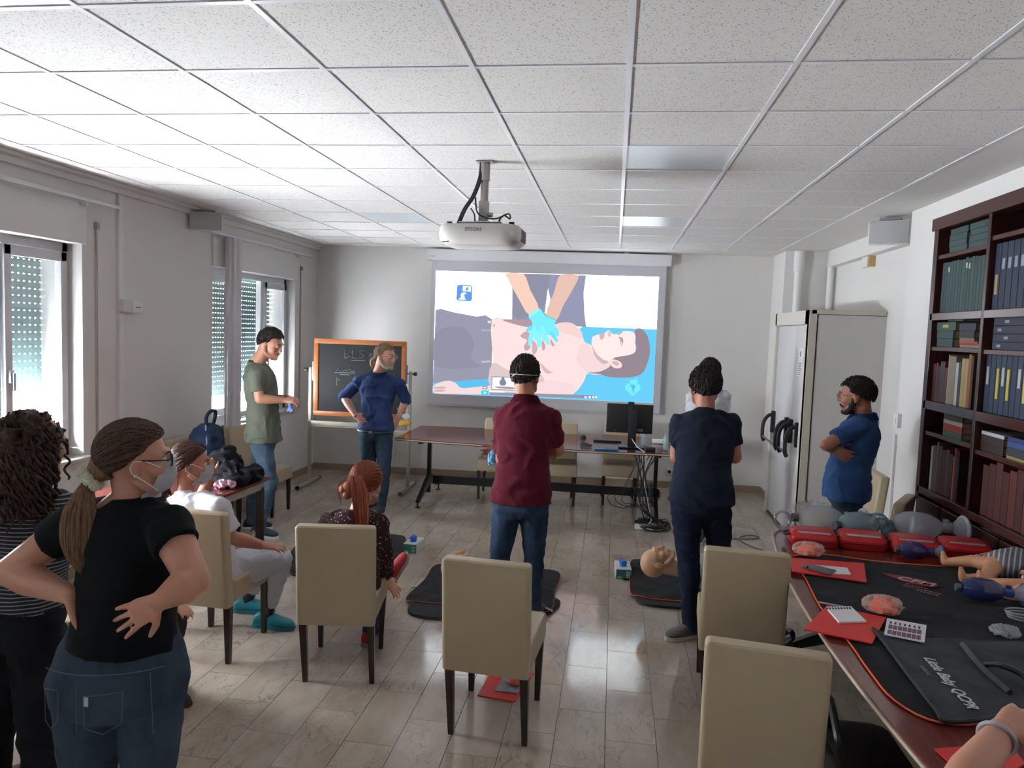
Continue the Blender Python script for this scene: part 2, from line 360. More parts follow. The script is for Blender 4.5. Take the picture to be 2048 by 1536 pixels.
# baseboard
BSB = M('8F7F6C', .35, vary=.15, scale=8, bump=.03)
bm = B(); a, b = V((XL, wy(XL)-.012, 0)), V((1.9, wy(1.9)-.012, 0)); prism(bm, [a, b, b+V((0, .03, 0)), a+V((0, .03, 0))], None, (0, 0, .085)); struct('baseboard_back', bm, BSB)
bm = B(); box(bm, (XL+.008, (YB+9.17)/2, .0425), (.016, 9.17-YB, .085)); struct('baseboard_left', bm, BSB)
bm = B(); box(bm, (XR-.008, (YB+BY0)/2, .0425), (.016, BY0-YB, .085)); box(bm, (XR-.008, (BY1+6.05)/2, .0425), (.016, 6.05-BY1, .085)); struct('baseboard_right', bm, BSB)
bm = B(); box(bm, (1.872, 9.1, .0425), (.016, .6, .085)); struct('baseboard_pilaster', bm, BSB)
# cove where the ceiling meets the left wall
bm = B(); box(bm, (XL+.045, 3.6, ZC-.012), (.09, 11.1, .024), bev=.008); box(bm, (XL+.02, 3.6, ZC-.045), (.04, 11.1, .05), bev=.012); struct('trim_1', bm, WALL)
# windows
SHUT = M('3E5452', .5, vary=.15, scale=10, bump=.05); ALU = M('D5D8DC', .35, vary=.03, bump=.01)
for k, (a, b) in enumerate(WINS):
    wn = bpy.data.objects.new('window_%d' % (k+1), None); C.objects.link(wn); wn['kind'] = 'structure'; wn.location = (XL, a, Z0)
    L = b-a; t = L/3
    bm = B(); xf = -4.0
    for yy in (a+.022, b-.022): box(bm, (xf, yy, (Z0+Z1)/2), (.06, .045, Z1-Z0))
    for zz in (Z0+.03, Z1-.03): box(bm, (xf, (a+b)/2, zz), (.06, L, .06))
    for i in (1, 2): box(bm, (xf, a+t*i, (Z0+Z1)/2), (.055, .04, Z1-Z0))
    ob('window_frame', bm, ALU, wn, world=True, smooth=False)
    for i in (0, 2):
        y0, y1 = a+t*i+.03, a+t*(i+1)-.03; bm = B()
        for yy in (y0+.03, y1-.03): box(bm, (xf+.03, yy, (Z0+Z1)/2), (.05, .06, Z1-Z0-.13), bev=.006)
        for zz in (Z0+.1, Z1-.1): box(bm, (xf+.03, (y0+y1)/2, zz), (.05, y1-y0, .07), bev=.006)
        s = ob('sash', bm, ALU, wn, world=True)
        bm = B(); box(bm, (xf+.03, (y0+y1)/2, (Z0+Z1)/2), (.008, y1-y0-.1, Z1-Z0-.24)); ob('pane', bm, GLASS, s, world=True, smooth=False)
        if i == 2:
            bm = B(); box(bm, (xf+.065, y0+.03, Z0+.62), (.02, .03, .09), bev=.004); cyl(bm, (xf+.09, y0+.03, Z0+.64), (xf+.09, y0+.03, Z0+.52), .009); ob('handle', bm, CHROME, s, world=True)
    bm = B(); box(bm, ((XL-3.97)/2+.02, (a+b)/2, Z0-.012), (.2, L+.06, .03), bev=.006); ob('window_sill', bm, M('B9B4AC', .35), wn, world=True)
    # roller shutter slats with light slots
    if 1:
        drop = (0, .47, .25)[k]; pitch = .052; n = int((Z1-Z0-drop)/pitch); sm_ = None
        for q in range(n):
            zc = Z1-.02-pitch*(q+.5)
            if sm_ is None:
                bm = B(); box(bm, (0, 0, -.004), (.010, L, pitch-.006), bev=.0015, seg=1)
                m_ = int(L/.05)
                for u in range(m_): box(bm, (0, -L/2+.05*(u+.5), pitch/2-.004), (.008, .033, .010))
                sm_ = bpy.data.meshes.new('slat'); bm.transform(Matrix.Identity(4)); bm.to_mesh(sm_); bm.free(); sm_.materials.append(SHUT)
            o = bpy.data.objects.new('slat', sm_); C.objects.link(o); o.parent = wn; o.location = V((XO+.03, (a+b)/2, zc))-wn.location
    # shutter box cover, curtain rod, strap
    bm = B(); box(bm, (XL+.012, (a+b)/2, (Z1+2.72)/2), (.024, L+.04, 2.72-Z1), bev=.004); ob('shutter_cover', bm, WHITE, wn, world=True)
    bm = B(); yy = b+.14; box(bm, (XL+.006, yy, 1.72), (.012, .018, 1.7)); ob('strap', bm, M('A19C96', .8), wn, world=True)
    bm = B(); box(bm, (XL+.014, yy, 2.58), (.028, .034, .05), bev=.005); ob('strap_guide', bm, GREYPL, wn, world=True)
for k, (a, b) in enumerate(WINS[1:]):
    t = thing('curtain_rod', 'white curtain rod above the %s window' % ('nearer left' if k == 0 else 'farther left'), 'curtain rod', (XL, a, 2.74))
    bm = B(); box(bm, (XL+.07, (a+b)/2+.08, 2.745), (.022, b-a+.45, .03), bev=.006); ob('rod', bm, GLOSSW, t, world=True)
    for yy in (a+.05, b-.03): bm = B(); box(bm, (XL+.035, yy, 2.72), (.07, .015, .05)); ob('bracket', bm, WHITE, t, world=True, smooth=False)
# bunched sheer curtain by far window
t = thing('curtain', 'white bunched vertical curtain strip hanging by the far window', 'curtain', (XL+.08, 6.88, .72))
bm = B(); secs = []
nz_ = 26
for i in range(nz_):
    z = .70+(2.72-.70)*i/(nz_-1); r = []
    for j in range(48):
        th = 2*pi*j/48; w_ = .105+.012*sin(th*9)+.004*sin(i*.9+j); r.append(bm.verts.new((XL+.10+.055*sin(th)*(1+.18*sin(th*9)), 6.86+w_*cos(th)*(1.05-.1*i/nz_), z+(.01*sin(th*5) if i == 0 else 0))))
    secs.append(r)
for r0, r1 in zip(secs, secs[1:]):
    for j in range(48): bm.faces.new((r0[j], r0[(j+1) % 48], r1[(j+1) % 48], r1[j]))
bm.faces.new(secs[0][::-1]); bm.faces.new(secs[-1]); ob('panel', bm, M('E2E0E4', .8, vary=.04, bump=.1), t, world=True)
bm = B(); cyl(bm, (XL+.10, 6.80, .74), (XL+.10, 6.80, .42), .006); ball(bm, (XL+.10, 6.80, .41), .014); ob('pull_cord', bm, WHITE, t, world=True)
# grey panel below the far window
bm = B(); box(bm, (XL+.012, 7.05, .46), (.024, .75, .72), bev=.004)
for i in range(10): box(bm, (XL+.027, 6.72+.073*i, .46), (.008, .03, .66), bev=.003, seg=1)
[setattr(v.co, 'x', v.co.x+.004) for v in bm.verts]; solo('radiator', bm, M('8B9090', .5), 'grey ribbed radiator panel under the far window', 'radiator')
# conduit and sockets, left wall
t = thing('cable_conduit', 'white vertical cable conduit on the left wall between the windows', 'conduit', (XL, 5.3, 0))
bm = B(); box(bm, (XL+.012, 5.3, 1.47), (.024, .05, 2.86), bev=.004); ob('channel', bm, WHITE, t, world=True)
t = thing('wall_socket', 'white surface socket box on the left wall conduit', 'socket', (XL, 5.36, 1.95))
bm = B(); box(bm, (XL+.03, 5.32, 2.0), (.06, .1, .1), bev=.006); ob('junction_box', bm, M('D6D4CE', .5), t, world=True)
bm = B(); box(bm, (XL+.05, 5.43, 1.995), (.05, .12, .09), bev=.008); ob('socket_face', bm, WHITE, t, world=True)
bm = B()
for dy in (-.02, 0, .02): cyl(bm, (XL+.07, 5.43+dy, 1.995), (XL+.0775, 5.43+dy, 1.995), .005)
ob('holes', bm, BLACK, t, world=True)
def speaker(name, label, c, fdir, w, h):
    t = thing('wall_speaker', label, 'speaker', (c[0], c[1], c[2]-h/2)); f = V((fdir[0], fdir[1], -.12)).normalized(); r = f.cross(V((0, 0, 1))).normalized(); u = r.cross(f)
    R = Matrix((r, f, u)).transposed(); bm = B(); box(bm, V(c)-f*.06, (w, .14, h), R=R, bev=.02); ob('cabinet', bm, WHITE, t, world=True)
    bm = B(); box(bm, V(c)+f*.012, (w*.94, .01, h*.9), R=R, bev=.004); ob('grille', bm, M('B0B2B6', .6, scale=400, vary=.3), t, world=True)
    bm = B(); box(bm, V(c)-f*.06+u*(h/2+.012), (w*.5, .06, .02), R=R); wx = XL if c[0] < 0 else XR
    tube(bm, [V(c)-f*.1+u*(h/2+.01), V((wx, c[1]+.02, c[2]+h/2+.01))], .012); ob('bracket', bm, GREYPL, t, world=True)
speaker('l', 'white loudspeaker with grey grille high on the left wall', (-3.70, 6.28, 2.80), (.45, -.9), .28, .165)
speaker('r', 'white loudspeaker with grey grille high by the bookcase', (2.10, 6.22, 2.79), (-.42, -.9), .30, .19)
# exit-lamp housing, pipes, socket on recess
t = thing('emergency_lamp', 'small white emergency lamp box high on the recess wall', 'lamp', (2.42, 7.62, 2.6))
bm = B(); box(bm, (2.395, 7.62, 2.70), (.05, .2, .1), bev=.01); ob('housing', bm, WHITE, t, world=True)
bm = B(); box(bm, (2.39, 7.49, 2.71), (.06, .05, .13), bev=.006); ob('end_cap', bm, M('B49A6A', .5), t, world=True)
t = thing('drain_pipe', 'thick white pipe running down the pilaster above the door box', 'pipe', (2.02, 8.76, 2.2))
bm = B(); cyl(bm, (2.02, 8.74, 2.2), (2.02, 8.74, 2.72), .045); cyl(bm, (2.02, 8.74, 2.69), (2.02, 8.74, 2.92), .058); ob('pipe', bm, WHITE, t, world=True)
t = thing('drain_pipe', 'thinner white pipe beside the recess wall above the door box', 'pipe', (2.36, 8.7, 2.2))
bm = B(); cyl(bm, (2.36, 8.72, 2.2), (2.36, 8.72, 2.75), .035); ob('pipe', bm, WHITE, t, world=True)
# vestibule box with fire door
CREAM = M('D2D0C8', .45, vary=.03, bump=.02); EDGE = M('B5B1A4', .5, vary=.04, bump=.02)
bm = B(); box(bm, (2.12, 7.09, 1.1), (.6, .06, 2.12)); o = struct('wall_vestibule', bm, M('B9B8B6', .6, vary=.03, bump=.02))
bm = B(); box(bm, (1.78, 7.085, 1.1), (.06, .08, 2.2)); box(bm, (2.09, 7.085, 2.185), (.64, .08, .04)); ob('edge_strip', bm, EDGE, o, smooth=False)
bm = B(); box(bm, (1.79, 7.13, 1.1), (.08, .14, 2.2)); box(bm, (1.79, 8.46, 1.1), (.08, .08, 2.2)); box(bm, (1.79, 7.78, 2.135), (.08, 1.4, .13)); box(bm, (2.10, 7.8, 2.19), (.62, 1.36, .02)); ob('door_surround', bm, CREAM, o, smooth=False)
door = bpy.data.objects.new('door_1', None); C.objects.link(door); door['kind'] = 'structure'; door.location = (1.79, 7.2, 0)
for y0, y1 in ((7.21, 7.62), (7.625, 8.41)):
    bm = B(); box(bm, (1.80, (y0+y1)/2, 1.035), (.045, y1-y0, 2.06), bev=.004); ob('door_leaf', bm, M('CFCFD2', .4, vary=.02, bump=.01), door, world=True)
bm = B(); box(bm, (1.774, 7.8, .012), (.03, 1.2, .024)); ob('threshold', bm, M('4A2A22', .5), door, world=True)
for ya, yb in ((8.34, 7.70), (7.55, 7.26)):
    bm = B()
    for yy in (ya, yb):
        box(bm, (1.755, yy, 1.02), (.045, .05, .24), bev=.012)
        tube(bm, [(1.755, yy, 1.1), (1.70, yy, 1.08), (1.655, yy-.01, 1.0), (1.65, yy-.02, .86), (1.67, yy-.02, .81)], .02, 8, 4)
    h = ob('panic_handle', bm, BLACK, door, world=True)
    bm = B(); cyl(bm, (1.655, ya, .86), (1.655, yb, .84), .012); ob('push_bar', bm, M('6E7074', .35, metal=.6), h, world=True)
bm = B(); box(bm, (1.7765, 7.39, 1.71), (.002, .19, .27)); nt = tag(ob('notice_sheet', bm, PAPER, smooth=False), 'white printed notice sheet taped to the door', 'notice')
bm = B()
for i in range(7): box(bm, (1.775, 7.39+(.0 if i % 2 else .01), 1.70-.018*i), (.001, .12-.02*(i % 3), .006))
box(bm, (1.775, 7.39, 1.79), (.001, .035, .05)); ob('printed_lines', bm, M('6D6D78', .7), nt, smooth=False)
t = thing('wall_socket', 'white switch socket on the corner edge beside the man in blue polo', 'socket', (2.19, 6.0, 1.2)); p = P(1771, 838, 6.02)
bm = B(); box(bm, (2.185, 6.0, 1.33), (.03, .09, .11), bev=.006); ob('plate', bm, WHITE, t, world=True)
bm = B(); box(bm, (2.168, 6.0, 1.33), (.006, .04, .05)); ob('rocker', bm, PAPER, t, world=True)
bm = B(); box(bm, (2.19, 6.03, .62), (.02, .03, 1.2), bev=.003); solo('cable_conduit', bm, WHITE, 'white thin conduit below the switch at the wall corner', 'conduit')
# ------------------------------------------------------------------ bookcase
BW = wood('2C1210', '40201C', .3, 2); BWL = wood('3A1B18', '50302B', .22, 1)
t = thing('bookcase', 'dark mahogany built-in bookcase on the right wall', 'bookcase', (XR, 4.78, 0))
FX = XR-.015; BD = .36
def bpart(name, c, s, m=BW): bm = B(); box(bm, c, s, bev=.003, seg=1); return ob(name, bm, m, t, world=True, smooth=False)
YS = [5.56, 4.80, 4.0]
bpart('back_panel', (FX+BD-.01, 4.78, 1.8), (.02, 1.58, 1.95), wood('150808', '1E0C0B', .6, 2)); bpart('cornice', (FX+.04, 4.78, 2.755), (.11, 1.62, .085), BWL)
for y_, w_ in ((5.545, .06), (4.80, .035), (3.985, .06)): bpart('upright', (FX+BD/2, y_, 1.78), (BD, w_, 1.92))
ZS = {0: [(.92, .05), (1.32, .03), (1.53, .06), (1.91, .03), (2.14, .05), (2.54, .03)], 1: [(.92, .05), (1.30, .03), (1.53, .06), (1.905, .03), (2.14, .05), (2.58, .03)]}
for b_ in (0, 1):
    for z_, th in ZS[b_]: bpart('shelf', (FX+BD/2+(0 if th > .04 else .01), (YS[b_]+YS[b_+1])/2, z_-th/2), (BD, YS[b_]-YS[b_+1]-.02, th), BWL)
bpart('plinth', (FX+BD/2, 4.78, .04), (BD-.04, 1.56, .08))
for b_ in (0, 1):
    for h_ in (0, 1):
        y1 = YS[b_]-.39*h_-.015; d_ = bpart('cupboard_door', (FX+.012, y1-.18, .46), (.024, .365, .77)); bm = B(); ball(bm, (FX-.012, y1-(.33 if h_ == 0 else .03), .5), .012); ob('knob', bm, M('8A6A3A', .3, metal=1), d_, world=True)
SIDE = ['leftmost', 'second', 'third', 'fourth', 'fifth', 'sixth', 'seventh', 'eighth', 'ninth', 'tenth', 'eleventh', 'twelfth', 'thirteenth', 'fourteenth', 'fifteenth']
_bm = {}
def book_v(y, z, th, h, d, col, lab, grp, lean=0, mark=None):
    """upright book; y = left edge in view (far side), spine faces the room"""
    r = thing('book', lab, 'book', (FX+.03+d/2, y-th/2, z+.0005), 0, grp); bm = B(); m = M(col, .55, vary=.12, scale=30, bump=.08)
    box(bm, (-d/2+.004, 0, h/2), (.008, th, h), bev=.003, seg=1); box(bm, (0, th/2-.0015, h/2), (d, .003, h)); box(bm, (0, -th/2+.0015, h/2), (d, .003, h)); c = ob('cover', bm, m, r)
    bm = B(); box(bm, (.002, 0, h/2), (d-.012, th-.006, h-.012)); ob('pages', bm, M('A89C80', .8), r, smooth=False)
    if mark: bm = B(); box(bm, (-d/2-.0008, 0, h*mark[1]), (.0015, th*.5, h*mark[2])); ob('spine_label', bm, M(mark[0], .6), r, smooth=False)
    r.rotation_euler = (lean, 0, 0); return r
def book_h(y, z, L, th, d, col, lab, grp, mark=None, rz=0):
    r = thing('book', lab, 'book', (FX+.03+d/2, y-L/2, z+.0005), rz, grp); bm = B(); m = M(col, .55, vary=.12, scale=30, bump=.08)
    box(bm, (-d/2+.004, 0, th/2), (.008, L, th), bev=.003, seg=1); box(bm, (0, 0, .0015), (d, L, .003)); box(bm, (0, 0, th-.0015), (d, L, .003)); ob('cover', bm, m, r)
    bm = B(); box(bm, (.002, 0, th/2), (d-.012, L-.012, th-.006)); ob('pages', bm, M('A89C80', .8), r, smooth=False)
    if mark: bm = B(); box(bm, (-d/2-.0008, mark[1]*L, th/2), (.0015, L*mark[2], th*.35)); ob('spine_label', bm, M(mark[0], .6), r, smooth=False)
    return r
RW = ['lying flat']
# left bay
TEAL, NAVY = '2C4548', '1B2740'
for s_, y_ in ((0, 5.40), (1, 5.11)):
    for i in range(4): book_h(y_+random.uniform(-.01, .01), 2.54+.04*i, .25, .038, .26, '33494C', 'grey-teal boxed volume, %s from the bottom of the %s stack on the top left shelf' % (('first', 'second', 'third', 'topmost')[i], ('left', 'right')[s_]), 'teal volumes lying on the top left shelf')
y_ = 5.47
for i in range(15):
    th = random.uniform(.038, .046); book_v(y_, 2.14, th-.003, .345+random.uniform(-.006, .006), .25, random.choice([TEAL, '2A4144', '304A4B', '27403F']), 'dark teal bound volume, %s from the left in the teal row' % SIDE[i], 'dark teal volumes on the second shelf', mark=(('C9C9B0', .85, .1) if i in (2, 8, 9) else None)); y_ -= th
for i, (L, c, mk) in enumerate(((.24, TEAL, None), (.25, TEAL, None), (.29, '31504A', ('B8BE4A', 0, .3)))): book_h(5.48+.01*i, 1.91+.056*i, L, .054, .24, c, 'teal book, %s of the left pile on the third left shelf' % ('lowest', 'middle', 'topmost')[i], 'teal books piled on the third left shelf', mk)
book_h(5.33, 1.91+.17, .22, .045, .2, '37464A', 'grey-teal book bridging the two piles on the third left shelf', 'books on the third left shelf')
for i, (c, th, L) in enumerate((('8F8A80', .014, .26), ('9C3A2C', .012, .26), ('B04A34', .012, .24), ('7A6A5C', .02, .2), ('1E2430', .045, .2), ('232838', .045, .22))):
    book_h(5.13+.005*i, 1.91+[0, .015, .028, .041, .062, .108][i], L, th, .22, c, ['pale grey thin booklet at the bottom of the right pile', 'dull red thin booklet above the pale grey one', 'brighter red booklet third in the right pile', 'brown paperback under the black folders', 'lower black folder in the right pile', 'upper black folder in the right pile'][i]+', third left shelf', 'books on the third left shelf')
y_ = 5.50
for i, (th, h, c, nm) in enumerate(((.05, .26, '4A1A18', 'dark red'), (.03, .27, '5A2320', 'faded red'), (.035, .25, '3B1512', 'blackish red'), (.03, .28, '2C3C5A', 'blue-grey'), (.04, .28, '5C1A22', 'crimson'), (.045, .24, '3A2A28', 'brown'), (.012, .33, 'B8AC92', 'tall cream'), (.10, .32, '8C8272', 'wide beige'), (.04, .28, 'C9CCD4', 'white slim'), (.04, .29, '39404A', 'slate'), (.045, .31, 'BFA878', 'tan tall'), (.045, .31, 'C2AC7C', 'sand-coloured tall'), (.04, .34, 'A0602E', 'orange-brown'), (.03, .33, '3A241C', 'dark brown end'))):
    book_v(y_, 1.53, th-.003, h, .2, c, '%s book standing on the fourth left shelf' % nm, 'mixed books on the fourth left shelf'); y_ -= th
for i, (c, nm, th) in enumerate((('3F6A52', 'green', .035), ('A33226', 'red', .045), ('B9B29E', 'cream', .025), ('23242A', 'black', .03), ('2C2E36', 'dark grey', .02))):
    book_h(5.28, 1.32+[0, .036, .082, .108, .139][i], .27, th, .2, c, '%s book in the flat pile on the fifth left shelf' % nm, 'flat pile on the fifth left shelf')
y_ = 5.43
for i, (th, h, c, nm) in enumerate(((.03, .30, 'B5B2AC', 'off-white'), (.055, .31, '4E453F', 'taupe'), (.03, .34, '6A5A4C', 'tan-topped'), (.06, .32, '4A2320', 'maroon'), (.05, .30, '3E1C1A', 'dark maroon'), (.06, .31, '5A2E28', 'reddish brown'), (.05, .29, '3C1A18', 'very dark red'), (.012, .28, 'A89A84', 'thin cream'), (.022, .34, 'B8281E', 'bright red'), (.05, .33, '241212', 'black-red'))):
    book_v(y_, .92, th-.003, h, .2, c, '%s book standing on the lowest left shelf' % nm, 'books on the lowest left shelf'); y_ -= th+(.005 if i == 6 else 0)
# right bay
y_ = 4.76
for i in range(10):
    th = .068; book_v(y_, 2.14, th-.006, .39, .26, random.choice([NAVY, '1D2A44', '202B40']), 'dark navy ledger, %s from the left on the second right shelf' % SIDE[i], 'navy ledgers on the second right shelf', mark=(('A08A60', .38, .3) if i == 0 else ('8E96A6', .68, .16))); y_ -= th
for i in range(4): book_h(4.72, 1.905+.047*i, .38, .044, .26, '1E2538', 'navy folder, %s of the flat stack on the third right shelf' % ('lowest', 'second', 'third', 'topmost')[i], 'navy folders on the third right shelf', mark=('8890A0', .3-.2*(i % 2), .12))
y_ = 4.765
for i in range(12):
    th = .058; book_v(y_, 1.53, th-.005, .355, .26, random.choice([NAVY, '1C2C44', '1F3048']), 'navy register, %s from the left on the fourth right shelf' % SIDE[i], 'navy registers on the fourth right shelf', mark=(('B8AC3C', .5, .5) if i in (2, 4, 7) else ('A8AAA8', .62, .3) if i in (0, 3, 6) else None)); y_ -= th
for i, (c, nm, th) in enumerate((('2E1C1A', 'dark brown', .05), ('33231F', 'brown', .045), ('B6B8C2', 'white', .02))): book_h(4.76, 1.30+[0, .051, .097][i], .26, th, .22, c, '%s book in the left pile on the fifth right shelf' % nm, 'left pile on the fifth right shelf')
for i, (c, nm, th) in enumerate((('8A7A4A', 'yellowish', .015), ('2A3038', 'charcoal', .05), ('2B4A82', 'blue', .03), ('24355E', 'deep blue', .025))): book_h(4.46, 1.30+[0, .016, .067, .098][i], .32, th, .24, c, '%s folder in the right pile on the fifth right shelf' % nm, 'right pile on the fifth right shelf')
y_ = 4.70
for i in range(8):
    th = .075; book_v(y_, .92, th-.004, .30+.02*(i % 3), .22, random.choice(['4A1E1C', '3E1816', '54261F']), 'old dark red volume, %s from the left on the lowest right shelf' % SIDE[i], 'old red volumes on the lowest right shelf'); y_ -= th
# ------------------------------------------------------------------ projection screen
def wp(u, v, off=0):          # point on the canvas plane; u,v in metres from the picture's lower left
    x = -2.28+u; return V((x, wy(x)-.07-off, 1.075+v))
EX = V((1, WK, 0)).normalized()
t = thing('projection_screen', 'white wall-mounted projection screen showing a resuscitation training video', 'screen', (-.88, wy(-.88)-.06, .93))
def scr(name, u0, u1, v0, v1, d0, d1, m, bev=.004):
    bm = B(); a = wp(u0, v0, d1); b = wp(u1, v0, d1); c = wp(u1, v0, d0); d = wp(u0, v0, d0); prism(bm, [a, b, c, d], None, (0, 0, v1-v0)); return ob(name, bm, m, t, world=True, smooth=False)
scr('case', -.10, 2.92, 1.69, 1.825, -.055, .07, GLOSSW); scr('canvas', -.06, 2.87, -.13, 1.70, -.004, 0, M('C9CAD0', .6, vary=.01, bump=0)); scr('bottom_bar', -.07, 2.88, -.15, -.125, -.01, .012, M('B4B6BC', .4))
cb = scr('side_shade', 2.87, 2.885, -.13, 1.69, -.01, 0, GREYPL)
for u in (.45, 2.35): scr('hanger', u, u+.06, 1.825, 1.85, -.05, .03, CHROME)
bm = B(); a = basis(wp(-.03, 1.735, .0715), EX, (0, 0, 1)); text('SCREEN', .018, a, GREYPL, 'lettering', t)
# projected picture: flat layered shapes of light, coordinates from the picture itself (0..2.78 x 0..1.56)
EM = {}
def em(c, k=1.0):
    if (c, k) not in EM:
        m = bpy.data.materials.new('projected_'+c); m.use_nodes = True; n = m.node_tree.nodes; b = n['Principled BSDF']; b.inputs['Base Color'].default_value = (0, 0, 0, 1); b.inputs['Specular IOR Level'].default_value = 0
        b.inputs['Emission Color'].default_value = lin(c); b.inputs['Emission Strength'].default_value = k; b.inputs['Roughness'].default_value = 1; EM[(c, k)] = m
    return EM[(c, k)]
pic = bmesh.new(); pmats = []; layer = [0]
PA, PBt = (122, 240), (1817, 275)           # picture corners in my enlarged crop of the screen, used only as a drawing grid
def q(x, y):
    # drawing-grid coordinates -> metres on the canvas
    tl, tr, bl, br = V((122, 240)), V((1817, 276)), V((107, 1158)), V((1768, 1243))
    u, v = .5, .5
    for _ in range(8):
        p = tl*(1-u)*(1-v)+tr*u*(1-v)+bl*(1-u)*v+br*u*v; e = V((x, y))-p
        du = (tr-tl)*(1-v)+(br-bl)*v; dv = (bl-tl)*(1-u)+(br-tr)*u; det = du.x*dv.y-du.y*dv.x
        u += (e.x*dv.y-e.y*dv.x)/det; v += (du.x*e.y-du.y*e.x)/det
    return u*2.785, (1-v)*1.56
def shape(pts, c, k=1.0, smooth=0, raw=False):
    m = em(c, k)
    if m not in pmats: pmats.append(m)
    layer[0] += 1; off = .0012+.00025*layer[0]
    if smooth:
        pv = [V((x, y, 0)) for x, y in pts]; n = len(pv); out = []
        for i in range(n):
            a, b, c_, d = pv[i-1], pv[i], pv[(i+1) % n], pv[(i+2) % n]
            for j in range(smooth): s = j/smooth; out.append(.5*((2*b)+(c_-a)*s+(2*a-5*b+4*c_-d)*s*s+(3*b-a-3*c_+d)*s**3))
        pts = [(p.x, p.y) for p in out]
    vs = []
    for x, y in pts:
        u, v = (x, y) if raw else q(x, y); vs.append(pic.verts.new(wp(min(max(u, 0), 2.785), min(max(v, 0), 1.56), off)))
    f = pic.faces.new(vs[::-1]); f.material_index = pmats.index(m)
    n = f.normal
    f.normal_update()
    if f.normal.y > 0: f.normal_flip()
    bmesh.ops.triangulate(pic, faces=[f])
shape([(0, 0), (2.785, 0), (2.785, 1.56), (0, 1.56)], 'F4FAFF', 3.0, raw=True)
shape([(1250, 655), (1800, 675), (1768, 1243), (107, 1160), (108, 1080), (560, 1050)], '62BFE6')
shape([(260, 1068), (560, 1048), (1290, 1010), (1250, 1100), (1180, 1165), (320, 1130)], '58B4E0')
# rescuer legs
shape([(712, 380), (700, 255), (1272, 268), (1255, 400), (1262, 560), (1275, 660), (712, 610)], '8C8EA6')
shape([(985, 370), (1003, 450), (975, 560), (962, 555)], 'F4FAFF', 3.0)
shape([(800, 257), (1000, 261), (985, 370), (940, 560), (760, 600), (713, 560), (713, 380)], '86869A')
# arms
shape([(663, 254), (796, 257), (850, 380), (915, 515), (840, 565), (770, 460), (715, 365), (680, 300)], 'E6C2B0', smooth=3)
shape([(1080, 262), (1213, 266), (1180, 360), (1100, 500), (1050, 605), (968, 570), (1030, 400)], 'D8B4A6', smooth=3)
# victim trousers
shape([(122, 530), (165, 522), (260, 548), (330, 560), (440, 580), (510, 570), (560, 600), (600, 604), (566, 650), (560, 1050), (430, 1058), (107, 1080)], '8F8FA2')
shape([(130, 700), (330, 660), (420, 780), (400, 900), (470, 960), (120, 950)], '878799', smooth=4)
shape([(478, 678), (556, 680), (556, 688), (478, 690)], 'A9A9BC'); shape([(478, 915), (550, 912), (552, 924), (482, 930)], 'B4B4C6'); shape([(525, 612), (552, 612), (552, 630), (528, 630)], 'D0D2DC')
# torso
shape([(558, 606), (700, 605), (860, 625), (1040, 640), (1130, 622), (1200, 650), (1240, 700), (1262, 770), (1320, 800), (1350, 860), (1480, 960), (1400, 1010), (1290, 1010), (1255, 1080), (1190, 1160), (1120, 1172), (700, 1160), (560, 1150), (568, 900)], 'EAD2D0', smooth=3)
shape([(640, 603), (870, 610), (930, 650), (900, 668), (760, 645)], 'A58F96', smooth=3)
shape([(566, 930), (700, 990), (930, 1010), (930, 1160), (566, 1130)], 'CDB9BC', smooth=3)
shape([(930, 930), (1010, 1000), (1060, 965), (1010, 1010), (960, 1000)], 'C8AEB2', smooth=3)
shape([(572, 635), (582, 645), (578, 660), (570, 655)], 'B08C8C')
shape([(1040, 640), (1130, 622), (1200, 650), (1250, 740), (1150, 720), (1080, 690)], 'E2C6C4', smooth=3)
# near arm and hand
shape([(560, 1100), (930, 1080), (1000, 1060), (1180, 1100), (1140, 1172), (700, 1172), (330, 1165), (122, 1155), (108, 1110), (150, 1080), (230, 1062), (290, 1085), (340, 1120)], 'E3CBCB', smooth=3)
shape([(118, 1112), (180, 1108), (215, 1116), (180, 1124), (118, 1122)], 'C0A4A8', smooth=2); shape([(118, 1134), (180, 1130), (210, 1138), (180, 1146), (120, 1144)], 'C0A4A8', smooth=2)
# shadow of the hands, gloves
shape([(780, 720), (830, 690), (860, 740), (850, 820), (815, 838), (806, 800), (830, 760), (790, 740)], 'B79DA4', smooth=3)
shape([(870, 760), (905, 800), (900, 850), (870, 862)], 'BFA6AB', smooth=3); shape([(940, 760), (965, 790), (962, 830), (945, 828)], 'B79DA4', smooth=3); shape([(1005, 750), (1035, 790), (1028, 806), (1010, 790)], 'B79DA4', smooth=3)
GL = '74DCF2'
shape([(838, 572), (920, 518), (960, 565), (1045, 605), (1035, 640), (1070, 690), (1060, 730), (990, 720), (880, 720), (845, 690), (870, 630)], GL, smooth=3)
for a, b, w_ in (((868, 690), (850, 785), 17), ((915, 700), (920, 798), 17), ((955, 690), (988, 780), 16), ((1010, 700), (1052, 760), 13), ((860, 660), (830, 685), 14), ((880, 660), (895, 745), 15), ((945, 660), (955, 752), 15)):
    a, b = V(a), V(b); d = (b-a).normalized(); n = V((-d.y, d.x)); shape([a+n*w_, b+n*w_*.8, b+d*w_*.9, b-n*w_*.8, a-n*w_], '7FE2F6' if w_ > 14 else '6AD0EA', smooth=3)
shape([(838, 572), (920, 518), (926, 528), (846, 582)], '9AEBFA'); shape([(960, 565), (1045, 600), (1042, 610), (958, 575)], '5FC6E4')
